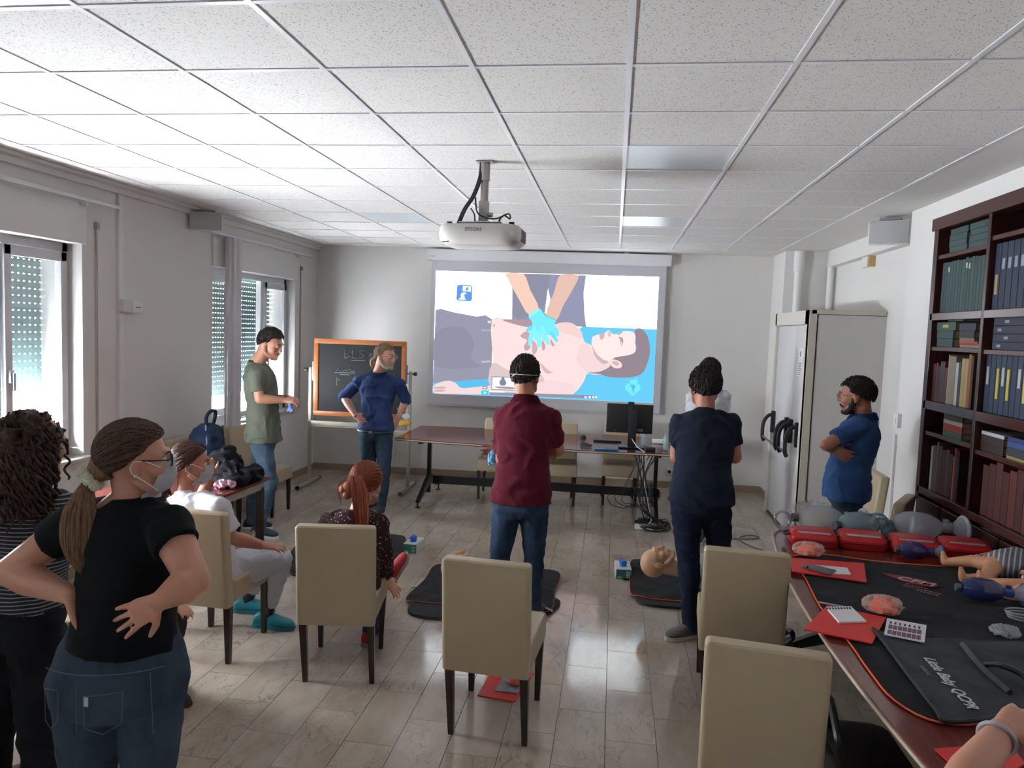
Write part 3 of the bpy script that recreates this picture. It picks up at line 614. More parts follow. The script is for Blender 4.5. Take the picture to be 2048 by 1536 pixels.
# head
shape([(1262, 770), (1330, 850), (1480, 940), (1420, 1015), (1290, 1010), (1200, 900)], 'E4CACA', smooth=3)
shape([(1290, 1005), (1370, 1000), (1450, 960), (1480, 890), (1640, 850), (1630, 740), (1635, 690), (1665, 665), (1705, 690), (1735, 740), (1748, 850), (1720, 960), (1680, 1020), (1590, 1045), (1450, 1040), (1380, 1020)], '8B7F88', smooth=3)
shape([(1318, 745), (1335, 725), (1380, 712), (1410, 705), (1440, 682), (1465, 705), (1500, 712), (1550, 690), (1632, 700), (1640, 780), (1628, 860), (1490, 890), (1450, 925), (1400, 905), (1350, 860), (1318, 800)], 'EED9D8', smooth=3)
shape([(1320, 800), (1350, 860), (1400, 905), (1440, 922), (1400, 940), (1340, 880)], 'C2A8AE', smooth=3)
shape([(1372, 712), (1412, 708), (1405, 740), (1385, 756)], 'C9A6A8', smooth=3); shape([(1436, 690), (1462, 708), (1452, 735), (1436, 720)], 'D3B6B8', smooth=3)
shape([(1505, 715), (1545, 690), (1540, 702), (1515, 718)], '9A888E'); shape([(1515, 735), (1545, 740), (1550, 775), (1530, 808), (1540, 770)], 'A8949A', smooth=3); shape([(1525, 750), (1538, 765), (1530, 790)], 'B9A2A6')
shape([(1445, 920), (1480, 905), (1530, 925), (1540, 960), (1510, 975), (1470, 962)], 'E8CECD', smooth=3); shape([(1465, 925), (1500, 920), (1520, 945), (1495, 952)], 'C6A8AA', smooth=3)
# app icon
shape([(288, 350), (300, 343), (395, 347), (406, 358), (406, 452), (395, 467), (296, 463), (284, 452)], '5E92D6'); shape([(333, 352), (398, 355), (396, 396), (332, 392)], 'EAF4FC')
shape([(296, 452), (318, 440), (318, 412), (340, 400), (358, 402), (356, 414), (345, 418), (352, 448), (362, 455)], 'F0F6FC', smooth=2); shape([(352, 386), (362, 364), (378, 362), (372, 386)], '5AA0A8')
# inset preview
shape([(562, 1032), (760, 1038), (758, 1142), (560, 1134)], '7F8590'); shape([(568, 1038), (756, 1044), (754, 1136), (566, 1128)], 'DDF1F8', 1.15)
shape([(620, 1075), (635, 1052), (640, 1040), (656, 1040), (660, 1055), (674, 1078), (662, 1102), (630, 1100)], '7E8092', smooth=2); shape([(590, 1108), (700, 1112), (745, 1122), (720, 1132), (610, 1122)], 'A08E98', smooth=2)
shape([(492, 1102), (530, 1103), (530, 1130), (491, 1129)], '8C909A'); shape([(500, 1110), (520, 1112), (520, 1122), (500, 1120)], 'E8ECF0'); shape([(484, 1136), (540, 1138), (539, 1172), (483, 1170)], '3CC8DA'); shape([(503, 1145), (524, 1155), (503, 1165)], 'F0FCFF')
shape([(545, 1150), (1360, 1182), (1360, 1208), (545, 1172)], '8C8A98'); shape([(545, 1142), (660, 1147), (660, 1156), (545, 1152)], 'F4F6FA')
for x in (1262, 1292, 1318, 1340): shape([(x, 1186), (x+18, 1187), (x+18, 1204), (x, 1203)], 'CFE0F0')
# heart and torch emblem
shape([(1568, 1105), (1590, 1088), (1618, 1100), (1645, 1088), (1676, 1108), (1672, 1140), (1645, 1165), (1620, 1185), (1590, 1160), (1566, 1135)], '6FDBEE', smooth=3)
shape([(1603, 1090), (1605, 1065), (1632, 1060), (1655, 1045), (1648, 1068), (1662, 1072), (1640, 1092)], '6FDBEE', smooth=3)
shape([(1594, 1108), (1646, 1110), (1632, 1122), (1624, 1180), (1616, 1122)], '4FA9CC', smooth=2); shape([(1600, 1100), (1640, 1102), (1640, 1106), (1600, 1104)], '4FA9CC')
me = bpy.data.meshes.new('projected_picture'); pic.transform(root_mat(t).inverted()); pic.to_mesh(me); pic.free(); po = bpy.data.objects.new('projected_picture', me); C.objects.link(po); po.parent = t
for m in pmats: me.materials.append(m)
po['label'] = 'bright projected video frame'
# ------------------------------------------------------------------ projector
t = thing('ceiling_projector', 'white ceiling-mounted projector hanging above the room', 'projector', (-.82, 4.45, 2.41), radians(-3))
PL = M('D4D3CF', .35, vary=.02, bump=.01)
bm = B(); loft(bm, [((0, 0, .0), V((.15, 0, 0)), V((0, .1, 0))), ((0, 0, .006), V((.21, 0, 0)), V((0, .155, 0))), ((0, 0, .03), V((.243, 0, 0)), V((0, .175, 0))), ((0, 0, .06), V((.25, 0, 0)), V((0, .18, 0))), ((0, 0, .105), V((.247, 0, 0)), V((0, .178, 0))), ((0, 0, .125), V((.23, 0, 0)), V((0, .165, 0))), ((0, 0, .13), V((.2, 0, 0)), V((0, .14, 0)))], 64, .42); ob('body', bm, PL, t)
bm = B(); cyl(bm, (.12, .165, .065), (.12, .2, .065), .045, .04, 24); l_ = ob('lens', bm, M('222428', .2, metal=.3), t)
bm = B(); cyl(bm, (.12, .2005, .065), (.12, .2015, .065), .032, None, 24); ob('lens_glass', bm, M('D8ECFF', .1, emit=3, vary=0, bump=0), l_)
bm = B()
for i in range(9): box(bm, (.2475, -.06+.016*i, .07), (.008, .006, .07))
ob('vent', bm, M('6E7078', .5), t, smooth=False)
bm = B(); box(bm, (-.19, -.14, .02), (.05, .02, .006), rz=-.5); ob('sensor_window', bm, BLACK, t)
for x, y in ((-.19, -.08), (.19, -.08), (-.19, .08), (.19, .08)): bm = B(); cyl(bm, (x, y, .126), (x, y, .145), .017, None, 12); ob('foot', bm, BLACK, t)
for x, y in ((-.12, -.09), (.12, -.09)): bm = B(); cyl(bm, (x, y, .128), (x, y, .165), .004); ball(bm, (x, y, .165), .007, seg=8); ob('screw', bm, STEEL, t)
bm = B(); box(bm, (0, 0, .142), (.26, .2, .008), bev=.003); box(bm, (0, 0, .15), (.1, .06, .02), bev=.003); ob('mount_plate', bm, CHROME, t)
bm = B(); box(bm, (0, 0, .215), (.055, .05, .13), bev=.004); cyl(bm, (.03, 0, .2), (.055, 0, .2), .014); cyl(bm, (-.01, -.03, .24), (-.01, -.022, .24), .012); cyl(bm, (0, .0, .27), (0, 0, .4), .024); cyl(bm, (0, 0, .40), (0, 0, .515), .03); box(bm, (0, 0, .512), (.1, .08, .006)); ob('mount_arm', bm, M('9A9894', .35, metal=.6), t)
for x in (-.045, -.033): bm = B(); tube(bm, [(x+.02, -.01, .51), (x+.015, -.02, .42), (x-.02, -.03, .31), (x-.07, -.05, .22), (x-.1, -.07, .13)], .008, 8, 5); ob('cable', bm, BLACK, t)
bm = B(); tube(bm, [(-.05, -.02, .3), (-.03, -.05, .21), (.02, -.06, .175), (.09, -.05, .17), (.16, -.04, .2), (.17, -.04, .17), (.13, -.04, .19), (.1, -.06, .14)], .005, 6, 5); ob('cable', bm, BLACK, t)
bm = B(); tube(bm, [(-.07, -.05, .23), (-.045, -.05, .19), (-.04, -.06, .13)], .005, 6, 4); ob('cable', bm, BLACK, t)
Rr = Matrix.Rotation(radians(-3), 3, 'Z'); text('EPSON', .032, basis(V(t.location)+Rr @ V((-.02, -.1815, .088)), Rr @ V((1, 0, 0)), (0, 0, 1)), M('6E6E70', .5), 'lettering', t, bold=.0005)
# ------------------------------------------------------------------ tables
def big_table(name, label, cx, y0, y1, along, w, L, xs_posts, z=.745, loc=None, bulge=.1, rz=0):
    """boat-shaped meeting table on black T frames; local: length along X"""
    t = thing('meeting_table', label, 'table', loc, rz)
    pts = []; n = 18
    for i in range(n+1):
        s = -1+2*i/n; pts.append((s*L/2, -(w/2+bulge*(1-s*s)*.5), z-.03))
    for i in range(n+1):
        s = 1-2*i/n; pts.append((s*L/2, (w/2+bulge*(1-s*s)*.5), z-.03))
    bm = B(); prism(bm, pts, None, (0, 0, .028)); tp = ob('tabletop', bm, MAHOGT, t, smooth=False)
    bm = B(); k = 1.002; pp = [(x*k, y*k, z-.032) for x, y, _ in pts]; tube(bm, [V((x*1.001, y*1.004, z-.016)) for x, y, _ in pts]+[V(pts[0])*1+V((0, 0, .014))], .0075, 6); ob('edge_band', bm, M('B9AE9A', .4), tp)
    for x in xs_posts:
        bm = B(); box(bm, (x, 0, .40), (.04, .05, .66)); box(bm, (x, 0, z-.05), (.05, w*.8, .04))
        for s in (-1, 1):
            prism(bm, [(x-.02, s*.02, .28), (x-.02, s*.02, .17), (x-.02, s*.46, .05), (x-.02, s*.48, .07), (x-.02, s*.12, .24)], None, (.04, 0, 0)); cyl(bm, (x, s*.465, .008), (x, s*.465, .06), .008); cyl(bm, (x, s*.465, 0), (x, s*.465, .01), .028)
        ob('trestle', bm, STEEL, t, smooth=False)
    bm = B(); box(bm, (0, 0, .22), (abs(xs_posts[1]-xs_posts[0]), .035, .09)); ob('stretcher', bm, STEEL, t, smooth=False)
    return t
big_table('front', 'long mahogany-topped meeting table in front of the projection screen', 0, 0, 0, 0, 1.05, 3.1, (-1.3, 1.2), loc=(-.70, 7.98, 0), bulge=.22, rz=0)
big_table('right', 'long mahogany meeting table at the right covered with training kit', 0, 0, 0, 0, .95, 3.6, (-1.5, 1.5), loc=(1.52, 3.0, 0), bulge=.32, rz=pi/2)
t = thing('side_table', 'small dark red table beside the nurse at the left', 'table', (-2.98, 4.62, 0), radians(-2))
bm = B(); box(bm, (0, 0, .735), (.86, 1.2, .02), bev=.004); ob('tabletop', bm, MAHOGT, t)
bm = B(); box(bm, (0, 0, .695), (.8, 1.1, .06)); ob('apron', bm, M('A29C8C', .5), t)
for x in (-.38, .38):
    for y in (-.53, .53): bm = B(); box(bm, (x, y, .34), (.045, .045, .68)); ob('leg', bm, DARKWOOD, t, smooth=False)
# ------------------------------------------------------------------ chairs
def slab(bm, w, h, th, lean, z0, y0, r=.028):
    """padded back: rounded top corners, leaning back (towards -y) by lean"""
    box(bm, (0, 0, 0), (w, th, h), bev=r, seg=4)
def make_chair(label, loc, rz, group):
    t = thing('dining_chair', label, 'chair', loc, rz, group)
    bm = B(); vs0 = set(); W = .415
    box(bm, (0, .0, .59), (W, .075, .56), bev=.022, seg=3)
    for v in bm.verts:
        k = max(0, (v.co.z-.32)/.54); v.co.y += -.055*k*k-.01+.006*cos(v.co.x/W*pi)
        if v.co.z < .34: v.co.z = max(v.co.z, .318)
    ob('backrest', bm, LEATHER, t)
    bm = B(); box(bm, (0, .235, .395), (W, .42, .135), bev=.022, seg=3)
    for v in bm.verts:
        if v.co.z > .42: v.co.z += .012*(1-(v.co.x/.21)**2)*(1-((v.co.y-.235)/.22)**2)
    ob('seat', bm, LEATHER, t)
    bm = B(); tube(bm, [(-W/2+.012, .02, .455), (-W/2+.008, .42, .462), (W/2-.008, .42, .462), (W/2-.012, .02, .455)], .0035, 5); ob('piping', bm, M('B5A98C', .5), t)
    for s in (-1, 1):
        for y, dy in ((0, -.03), (.41, 0)):
            bm = B(); loft(bm, [((s*.178, y+dy, 0), V((.018, 0, 0)), V((0, .018, 0))), ((s*.182, y, .335), V((.028, 0, 0)), V((0, .028, 0)))], 4); 
            bmesh.ops.rotate(bm, verts=bm.verts, cent=(s*.18, y, 0), matrix=Matrix.Rotation(pi/4, 3, 'Z')); ob('leg', bm, DARKWOOD, t, smooth=False)
    return t
ch = make_chair('cream leather chair in the second row, the red-haired woman sits on it', (-1.41, 3.69, 0), radians(9), 'cream chairs on the floor')
dup(ch, (-.527, 3.31, 0), radians(-4.5), 'cream leather chair in the middle with a red folder beneath it')
dup(ch, (-2.262, 3.78, 0), radians(-2), 'cream leather chair the nurse in white sits on')
dup(ch, (.705, 3.79, 0), radians(-5), 'cream leather chair behind the man in the navy T-shirt')
dup(ch, (.575, 2.62, 0), radians(-8), 'nearest cream leather chair, at the left edge of the equipment table')
dup(ch, (-2.90, 3.15, 0), radians(-70), 'cream leather chair mostly hidden behind the woman in black')
for x, y, r, l in ((-1.27, 8.50, 180, 'cream chair behind the far table, left of the maroon polo shirt'), (-.58, 8.44, 184, 'cream chair behind the far table, right of the maroon polo shirt'), (.127, 8.62, 180, 'cream chair behind the far table, under the monitor'),
                   (-3.66, 6.90, -90, 'cream chair against the window wall behind the man in green'), (-3.72, 6.0, -90, 'cream chair against the left wall holding the blue backpack'),
                   (2.10, 6.28, 88, 'cream chair by the wall corner behind the man in the blue polo'), (1.96, 5.32, 60, 'cream chair between the equipment table and the bookcase')):
    dup(ch, (x, y, 0), radians(r), l)
# ------------------------------------------------------------------ chalkboard
t = thing('chalkboard', 'wheelless chalkboard with orange wooden frame on a grey metal stand', 'chalkboard', (-2.93, 8.25, 0), radians(2))
FR = wood('8C4C1E', 'A3602A', .4, 0)
bm = B(); box(bm, (0, 0, 1.29), (1.0, .012, .80)); bd = ob('board', bm, M('14191C', .65, vary=.3, scale=4, bump=.02, spec=.25), t, smooth=False)
for c, s in (((0, 0, 1.715), (1.1, .03, .055)), ((0, 0, .865), (1.1, .03, .055)), ((-.525, 0, 1.29), (.055, .03, .80)), ((.525, 0, 1.29), (.055, .03, .80))): bm = B(); box(bm, c, s, bev=.004); ob('frame_rail', bm, FR, t)
CH = M('8E9698', .9, vary=.4, scale=60); Rm = Matrix.Rotation(radians(2), 3, 'Z')
def chalk(pts, nm='chalk_writing'):
    bm = B(); tube(bm, [(x, -.0085, z) for x, z in pts], .0022, 4); return bm
bm = B()
for st in ([(-.18, 1.52), (-.18, 1.62), (-.13, 1.60), (-.16, 1.575), (-.12, 1.55), (-.18, 1.52)], [(-.09, 1.62), (-.09, 1.53), (-.03, 1.53)], [(.055, 1.61), (.025, 1.625), (.0, 1.61), (.005, 1.585), (.045, 1.57), (.05, 1.545), (.02, 1.53), (-.01, 1.54)], [(-.1, 1.50), (.06, 1.505)], [(.12, 1.55), (.12, 1.59), (.15, 1.58), (.12, 1.57)], [(.17, 1.55), (.19, 1.58), (.21, 1.55)],
           [(-.28, 1.37), (-.25, 1.40), (-.24, 1.37), (-.21, 1.40), (-.20, 1.37), (-.17, 1.39), (-.15, 1.37), (-.12, 1.40), (-.10, 1.37), (-.06, 1.38)], [(-.3, 1.35), (-.05, 1.355)], [(-.24, 1.33), (-.12, 1.33)], [(-.27, 1.30), (-.27, 1.2)], [(-.26, 1.28), (-.24, 1.26)]): tube(bm, [(x, -.0085, z) for x, z in st], .0024, 4)
ob('chalk_writing', bm, CH, t, smooth=False)
for s in (-1, 1):
    x = s*.60; bm = B(); box(bm, (x, .02, .72), (.035, .035, 1.36), bev=.005); ob('post', bm, BEIGEMET, t)
    bm = B(); tube(bm, [(x, -.33, .03), (x, .33, .03)], .021, 10); ft = ob('foot_tube', bm, BEIGEMET, t)
    for e in (-1, 1): bm = B(); cyl(bm, (x, e*.325, .03), (x, e*.345, .03), .025, None, 12); ob('end_cap', bm, BLACK, ft)
    bm = B(); cyl(bm, (x-s*.06, .02, 1.37), (x+s*.05, .02, 1.37), .008); cyl(bm, (x+s*.04, .02, 1.37), (x+s*.075, .02, 1.37), .022, None, 12); ob('clamp_knob', bm, BLACK, t)
    bm = B(); box(bm, (s*.56, .0, 1.36), (.018, .035, .22)); ob('bracket', bm, CHROME, t, smooth=False)
bm = B(); box(bm, (0, .02, .74), (1.2, .03, .06), bev=.004); box(bm, (0, -.02, .715), (1.1, .07, .01)); ob('crossbar', bm, BEIGEMET, t)
# things on the chalk tray
bm = B(); box(bm, P(808, 846, 8.17), (.16, .1, .05), bev=.02); solo('sponge', bm, M('C9A03A', .9, vary=.2, bump=.6), 'yellow cloth lying on the chalkboard ledge', 'cloth')
def facemask(name, label, o, x, y, w=.1, parent=None):
    pass
# ------------------------------------------------------------------ on the front table
TZ = .7445
t = thing('computer_monitor', 'black computer monitor seen from behind on the long table', 'monitor', (.17, 7.72, TZ), radians(0))
bm = B(); box(bm, (.02, 0, .30), (.475, .035, .305), bev=.008); ob('screen_back', bm, M('0F1013', .4, vary=.1), t)
bm = B(); box(bm, (.02, .019, .30), (.45, .002, .27)); ob('display', bm, M('506080', .3, emit=.4), t)
bm = B(); box(bm, (.05, -.05, .20), (.085, .025, .38), bev=.006); box(bm, (.05, -.03, .3), (.08, .05, .08)); ob('stand_neck', bm, M('1C1C1F', .4), t)
bm = B(); box(bm, (.05, -.02, .008), (.27, .2, .016), bev=.006); ob('stand_base', bm, M('131316', .35), t)
bm = B(); cyl(bm, (.02, -.018, .41), (.02, -.0195, .41), .024, .024, 20); ob('badge', bm, M('2A2A2E', .35), t)
text('DELL', .016, basis(V(t.location)+V((.02, -.0203, .41)), (1, 0, 0), (0, 0, 1)), M('4A4A50', .4), 'lettering', t)
bm = B(); box(bm, (.13, -.0185, .185), (.06, .002, .025)); box(bm, (-.12, -.0185, .17), (.015, .002, .012)); ob('sticker', bm, M('6A6A6C', .6), t, smooth=False)
bm = B(); box(bm, (.03, 0, .463), (.065, .03, .025), bev=.005); ob('webcam', bm, BLACK, t)
bm = B(); tube(bm, [(.05, -.065, .1), (.07, -.09, .07), (.11, -.16, .03), (.16, -.26, .01), (.19, -.34, -.02)], .004, 6, 5); ob('white_cable', bm, PAPER, t)
p = PZ(1140, 874, TZ)
bm = B(); box(bm, PZ(1215, 881, TZ+.01), (.30, .11, .018), bev=.004)
solo('keyboard', bm, BLACK, 'black keyboard lying left of the monitor stand', 'keyboard')
bm = B(); loft(bm, [(PZ(1166, 876, TZ)+V((0, 0, z)), V((.035*k, 0, 0)), V((0, .05*k, 0))) for z, k in ((.001, 1), (.012, 1), (.03, .8), (.038, .4))], 16); solo('computer_mouse', bm, BLACK, 'small black mouse on the long table', 'mouse')
bm = B(); pz = PZ(1173, 891, TZ+.012); prism(bm, [pz+V((-.07, .03, -.01)), pz+V((-.05, .04, .02)), pz+V((.06, -.02, .0)), pz+V((.05, -.04, -.011)), pz+V((-.03, -.02, -.011))], None, (0, .015, .012)); solo('handset', bm, BLACK, 'black folded device lying in front of the keyboard', 'device')
bm = B(); box(bm, PZ(1213, 899, TZ+.012), (.24, .10, .022), bev=.004); solo('docking_station', bm, M('1E4C74', .12, vary=.05), 'flat glossy box with painted blue reflection under the monitor cables', 'device')  # the blue reflection is put into the base colour
bm = B(); box(bm, PZ(1325, 883, TZ+.02), (.22, .12, .035), bev=.004); t2 = solo('printed_binder', bm, PAPER, 'white booklet with black comb lying right of the monitor', 'booklet')
bm = B(); box(bm, PZ(1301, 898, TZ+.02), (.1, .07, .036), bev=.006); solo('power_adapter', bm, M('1A1414', .5), 'small black adapter box at the table edge', 'adapter')
def bottle(px, py, y, label, h=.17):
    pz = PZ(px, py, TZ+.001); t = thing('water_bottle', label, 'bottle', pz); bm = B()
    lathe(bm, (0, 0, 0), (0, 0, 1), [(0, .024), (.006, .031), (h*.3, .03), (h*.5, .031), (h*.68, .03), (h*.85, .014), (h*.93, .012)], 20); ob('body', bm, M('B8DCD8', .05, vary=.02, bump=0, alpha=.45), t)
    bm = B(); cyl(bm, (0, 0, h*.93), (0, 0, h), .015, None, 16); ob('cap', bm, M('4FA38F', .4), t)
bottle(1289, 892, 7.6, 'clear plastic water bottle beside the monitor'); bottle(1331, 900, 7.5, 'clear plastic water bottle at the right of the booklet')
t = thing('cable_tangle', 'tangle of black cables hanging from the table to the floor', 'cables', (.45, 7.5, 0)); random.seed(3)
for i in range(9):
    x0 = .22+.05*i; pts = [V((x0*.6+.12, 7.46, .715)), V((.32+random.uniform(-.02, .06), 7.44, .5)), V((.36+random.uniform(-.05, .1), 7.42, .25)), V((.4+random.uniform(-.1, .15), 7.38, .06))]
    a = random.uniform(0, 6)
    for k in range(7): pts.append(V((.45+.16*cos(a+k*1.1)+random.uniform(-.03, .03), 7.33+.13*sin(a+k*1.1)+random.uniform(-.03, .03), .012+.012*(i % 4)+abs(random.gauss(0, .02)))))
    bm = B(); tube(bm, pts, .005 if i % 3 else .007, 6, 5); ob('cable', bm, BLACK if i != 4 else PAPER, t, world=True)
for i in range(4):
    a = i*1.3; pts = [V((.16+.07*i+.16*cos(k*.8+a), 7.52, .24+.02*i+.1*sin(k*.8+a))) for k in range(9)]; pts[0] = V((.3, 7.5, .7)); pts[-1] = V((.5, 7.45, .02)); bm = B(); tube(bm, pts, .004, 6, 4); ob('cable', bm, BLACK, t, world=True)
bm = B(); box(bm, (.42, 7.36, .35), (.03, .05, .2), bev=.008); box(bm, (.36, 7.42, .055), (.1, .05, .04), bev=.01); ob('power_strip', bm, M('222326', .5), t, world=True)
bm = B(); box(bm, (.32, 7.25, .03), (.09, .06, .05), bev=.01); ob('plug_block', bm, PAPER, t, world=True)
bm = B(); pts = [PZ(1400, 1062, .006), PZ(1440, 1075, .006), PZ(1478, 1078, .006), PZ(1518, 1076, .006), PZ(1500, 1070, .006), PZ(1478, 1077, .01), PZ(1500, 1092, .006), PZ(1540, 1103, .006), PZ(1575, 1102, .006)]; tube(bm, pts, .004, 6, 5); solo('floor_cable', bm, M('3A3A3C', .5), 'thin dark cable looping on the floor right of the man in navy', 'cable')
t = thing('wall_socket', 'double socket low on the back wall behind the cables', 'socket', (.56, wy(.56)-.02, .12))
bm = B(); p = P(1344, 945, 9.3); box(bm, (p.x, wy(p.x)-.015, p.z), (.13, .03, .09), bev=.006); ob('plate', bm, WHITE, t, world=True)
bm = B()
for d in (-.03, .03): cyl(bm, (p.x+d, wy(p.x)-.035, p.z), (p.x+d, wy(p.x)-.029, p.z), .02)
ob('outlets', bm, BLACK, t, world=True)
bm = B(); tube(bm, [(.3, 8.4, .44), (.2, 8.3, .3), (.14, 8.25, .32), (0, 8.25, .30), (-.08, 8.28, .33)], .001, 4)
bm.free()
# ------------------------------------------------------------------ people
def head_parts(bm, c, hr, hf, hu, s=1.0, jaw=1.0, ears=True):
    R = Matrix((hr, hf, hu)).transposed(); L = lambda x, y, z: V(c)+hr*(x*s)+hf*(y*s)+hu*(z*s)
    ball(bm, L(0, -.012, .03), (.077*s, .097*s, .09*s), R, 24)
    S = lambda y, z, w, d: (L(0, y, z), hr*(w*s), hf*(d*s))
    loft(bm, [S(.03, .07, .05, .045), S(.035, .03, .067, .056), S(.034, -.02, .064*jaw, .054), S(.034, -.06, .053*jaw, .05), S(.04, -.09, .037*jaw, .042), S(.045, -.108, .02, .025)], 20)
    ball(bm, L(0, .074, -.094), .021*s, None, 12)
    loft(bm, [S(.088, .028, .008, .008), S(.097, 0, .01, .012), S(.104, -.02, .015, .015), S(.1, -.034, .016, .013)], 12)
    for k in (-1, 1):
        ball(bm, L(.04*k, .06, -.022), .027*s, None, 12); tube(bm, [L(.06*k, .0, -.045), L(.05*k, .035, -.078), L(.02*k, .066, -.1)], [.018*s, .018*s, .016*s], 10)
        if ears: ball(bm, L(.079*k, -.008, -.004), (.009*s, .018*s, .031*s), R, 12); ball(bm, L(.077*k, .0, -.03), (.007*s, .009*s, .01*s), R, 8)
    tube(bm, [L(-.042, .077, .03), L(-.015, .09, .034), L(.015, .09, .034), L(.042, .077, .03)], .0105*s, 10)
    ball(bm, L(0, .087, -.056), (.024*s, .013*s, .0065*s), R, 12); ball(bm, L(0, .085, -.067), (.02*s, .012*s, .007*s), R, 12)
    return L, R
def hand(bm, wr, d, n, side, s=1.0, curl=.35, spread=.12, fl=1.0, thumb=.7):
    """wr wrist, d pointing direction, n palm normal, side = +1/-1 chooses the thumb side"""
    d = V(d).normalized(); n = V(n); n = (n-d*n.dot(d)).normalized(); u = d.cross(n)*side
    loft(bm, [(wr-d*.01*s, u*.027*s, n*.02*s), (wr+d*.02*s, u*.032*s, n*.017*s), (wr+d*.06*s, u*.041*s, n*.015*s), (wr+d*.09*s, u*.041*s, n*.012*s)], 14, .8)
    for i, (ln, o) in enumerate(((.072, .031), (.08, .0105), (.075, -.0105), (.058, -.031))):
        p = wr+d*(.085 if i in (1, 2) else .08)*s+u*o*s; an = spread*(1.5-i)
        dd = (d*cos(an)+u*sin(an)); a = 0; pts = [p-dd*.02*s, p]; r = [.0095, .0092]
        for j, f in enumerate((.45, .31, .24)):
            a += curl*(1 if j else .7); p = p+(dd*cos(a)+n*sin(a))*ln*f*s*fl; pts.append(p); r.append((.0088, .0079, .0062)[j])
        tube(bm, pts, [x*s for x in r], 8); ball(bm, pts[-1], .0064*s, None, 8)
        for q_, rr in zip(pts[1:-1], r[1:]): ball(bm, q_, rr*s*1.03, None, 8)
    b0 = wr+d*.02*s+u*.024*s; dt = (d*.62+u*thumb+n*.25).normalized(); b1 = b0+dt*.042*s; dt2 = (d*.85+u*.4+n*.3).normalized(); b2 = b1+dt2*.03*s; b3 = b2+dt2*.022*s
    tube(bm, [b0, b1, b2, b3], [.014*s, .0115*s, .0098*s, .007*s], 8); ball(bm, b3, .0072*s, None, 8); ball(bm, b1, .0118*s, None, 8)
def lerp(a, b, t): return a*(1-t)+b*t
HCURVE = ((-1, -.62), (-.6, -.55), (-.25, -.3), (.0, -.12), (.25, -.05), (.42, .02), (.5, .36), (.7, .5), (1, .56))
def haircap(c, hr, hf, hu, s=1.0, thick=.011, low=0, noise_a=.004, top=0.0, seg=72, curve=HCURVE, strand=30):
    bm = bmesh.new(); rings = 44; vs = []
    def hl(y):
        for (y0, z0), (y1, z1) in zip(curve, curve[1:]):
            if y <= y1: return z0+(z1-z0)*(y-y0)/(y1-y0)
        return curve[-1][1]
    for i in range(rings+1):
        ph = pi*i/rings; row = []
        for j in range(seg):
            th = 2*pi*j/seg; d = V((sin(ph)*cos(th), sin(ph)*sin(th), cos(ph)))
            a, b, cc = .077+thick, .097+thick*1.05, (.09+thick*1.1 if d.z > 0 else .115)
            R = 1/math.sqrt((d.x/a)**2+(d.y/b)**2+(d.z/cc)**2); lim = hl(d.y)-low*(d.y < .2)
            k = max(0, min(1, (d.z-lim)/.1+.5)); k = k*k*(3-2*k)
            if k > 0:
                nn = noise.noise(V((th*strand*.3, ph*3, s)))*noise_a + noise.noise(d*7)*noise_a*.8; R += nn*k
                if d.z > .3: R += top*(d.z-.3)*(1+.5*d.y)
            R *= (.80+.20*k); row.append(bm.verts.new(V(c)+(hr*d.x*R+hf*(d.y*R-.012)+hu*(d.z*R+.03))*s))
        vs.append(row)
    for r0, r1 in zip(vs, vs[1:]):
        for j in range(seg):
            try: bm.faces.new((r0[j], r0[(j+1) % seg], r1[(j+1) % seg], r1[j]))
            except ValueError: pass
    bmesh.ops.remove_doubles(bm, verts=bm.verts, dist=.0004); return bm
def shoe(t, a, fd, m, sole_m, s=1.0, name='shoe', hgt=.0, lab=None, ankle=.075, clog=False):
    """a = ankle point, fd = direction of toe"""
    fd = V(fd).normalized(); up = V((0, 0, 1)); up = (up-fd*up.dot(fd)).normalized(); r = fd.cross(up).normalized(); fl = a-up*ankle
    G_ = lambda x, z: fl+fd*x*s+up*z*s
    bm = B(); secs = [(-.075, .028, .03, .022), (-.06, .036, .04, .04), (-.03, .045, .036, .05), (.02, .042, .038, .046), (.07, .034, .043, .036), (.12, .028, .046, .028), (.155, .024, .04, .024), (.18, .02, .022, .016)]
    loft(bm, [(G_(x, .012+zc), r*w*s, up*h*s) for x, zc, w, h in secs], 20, .9)
    if not clog: loft(bm, [(G_(-.03, .05), r*.036*s, fd*.045*s), (G_(-.025, .085), r*.034*s, fd*.042*s)], 14)
    bm = remesh(bm, .006, 2); o = ob(name, bm, m, t, world=True)
    bm = B(); pts = [(x, w) for x, w in ((-.085, .012), (-.078, .03), (-.05, .038), (0, .034), (.06, .04), (.12, .046), (.165, .036), (.19, .014))]
    poly = [G_(x, 0)+r*w*s for x, w in pts]+[G_(x, 0)-r*w*s for x, w in reversed(pts)]; prism(bm, poly, None, up*.024*s); ob('sole', bm, sole_m, o, world=True, smooth=False); return o
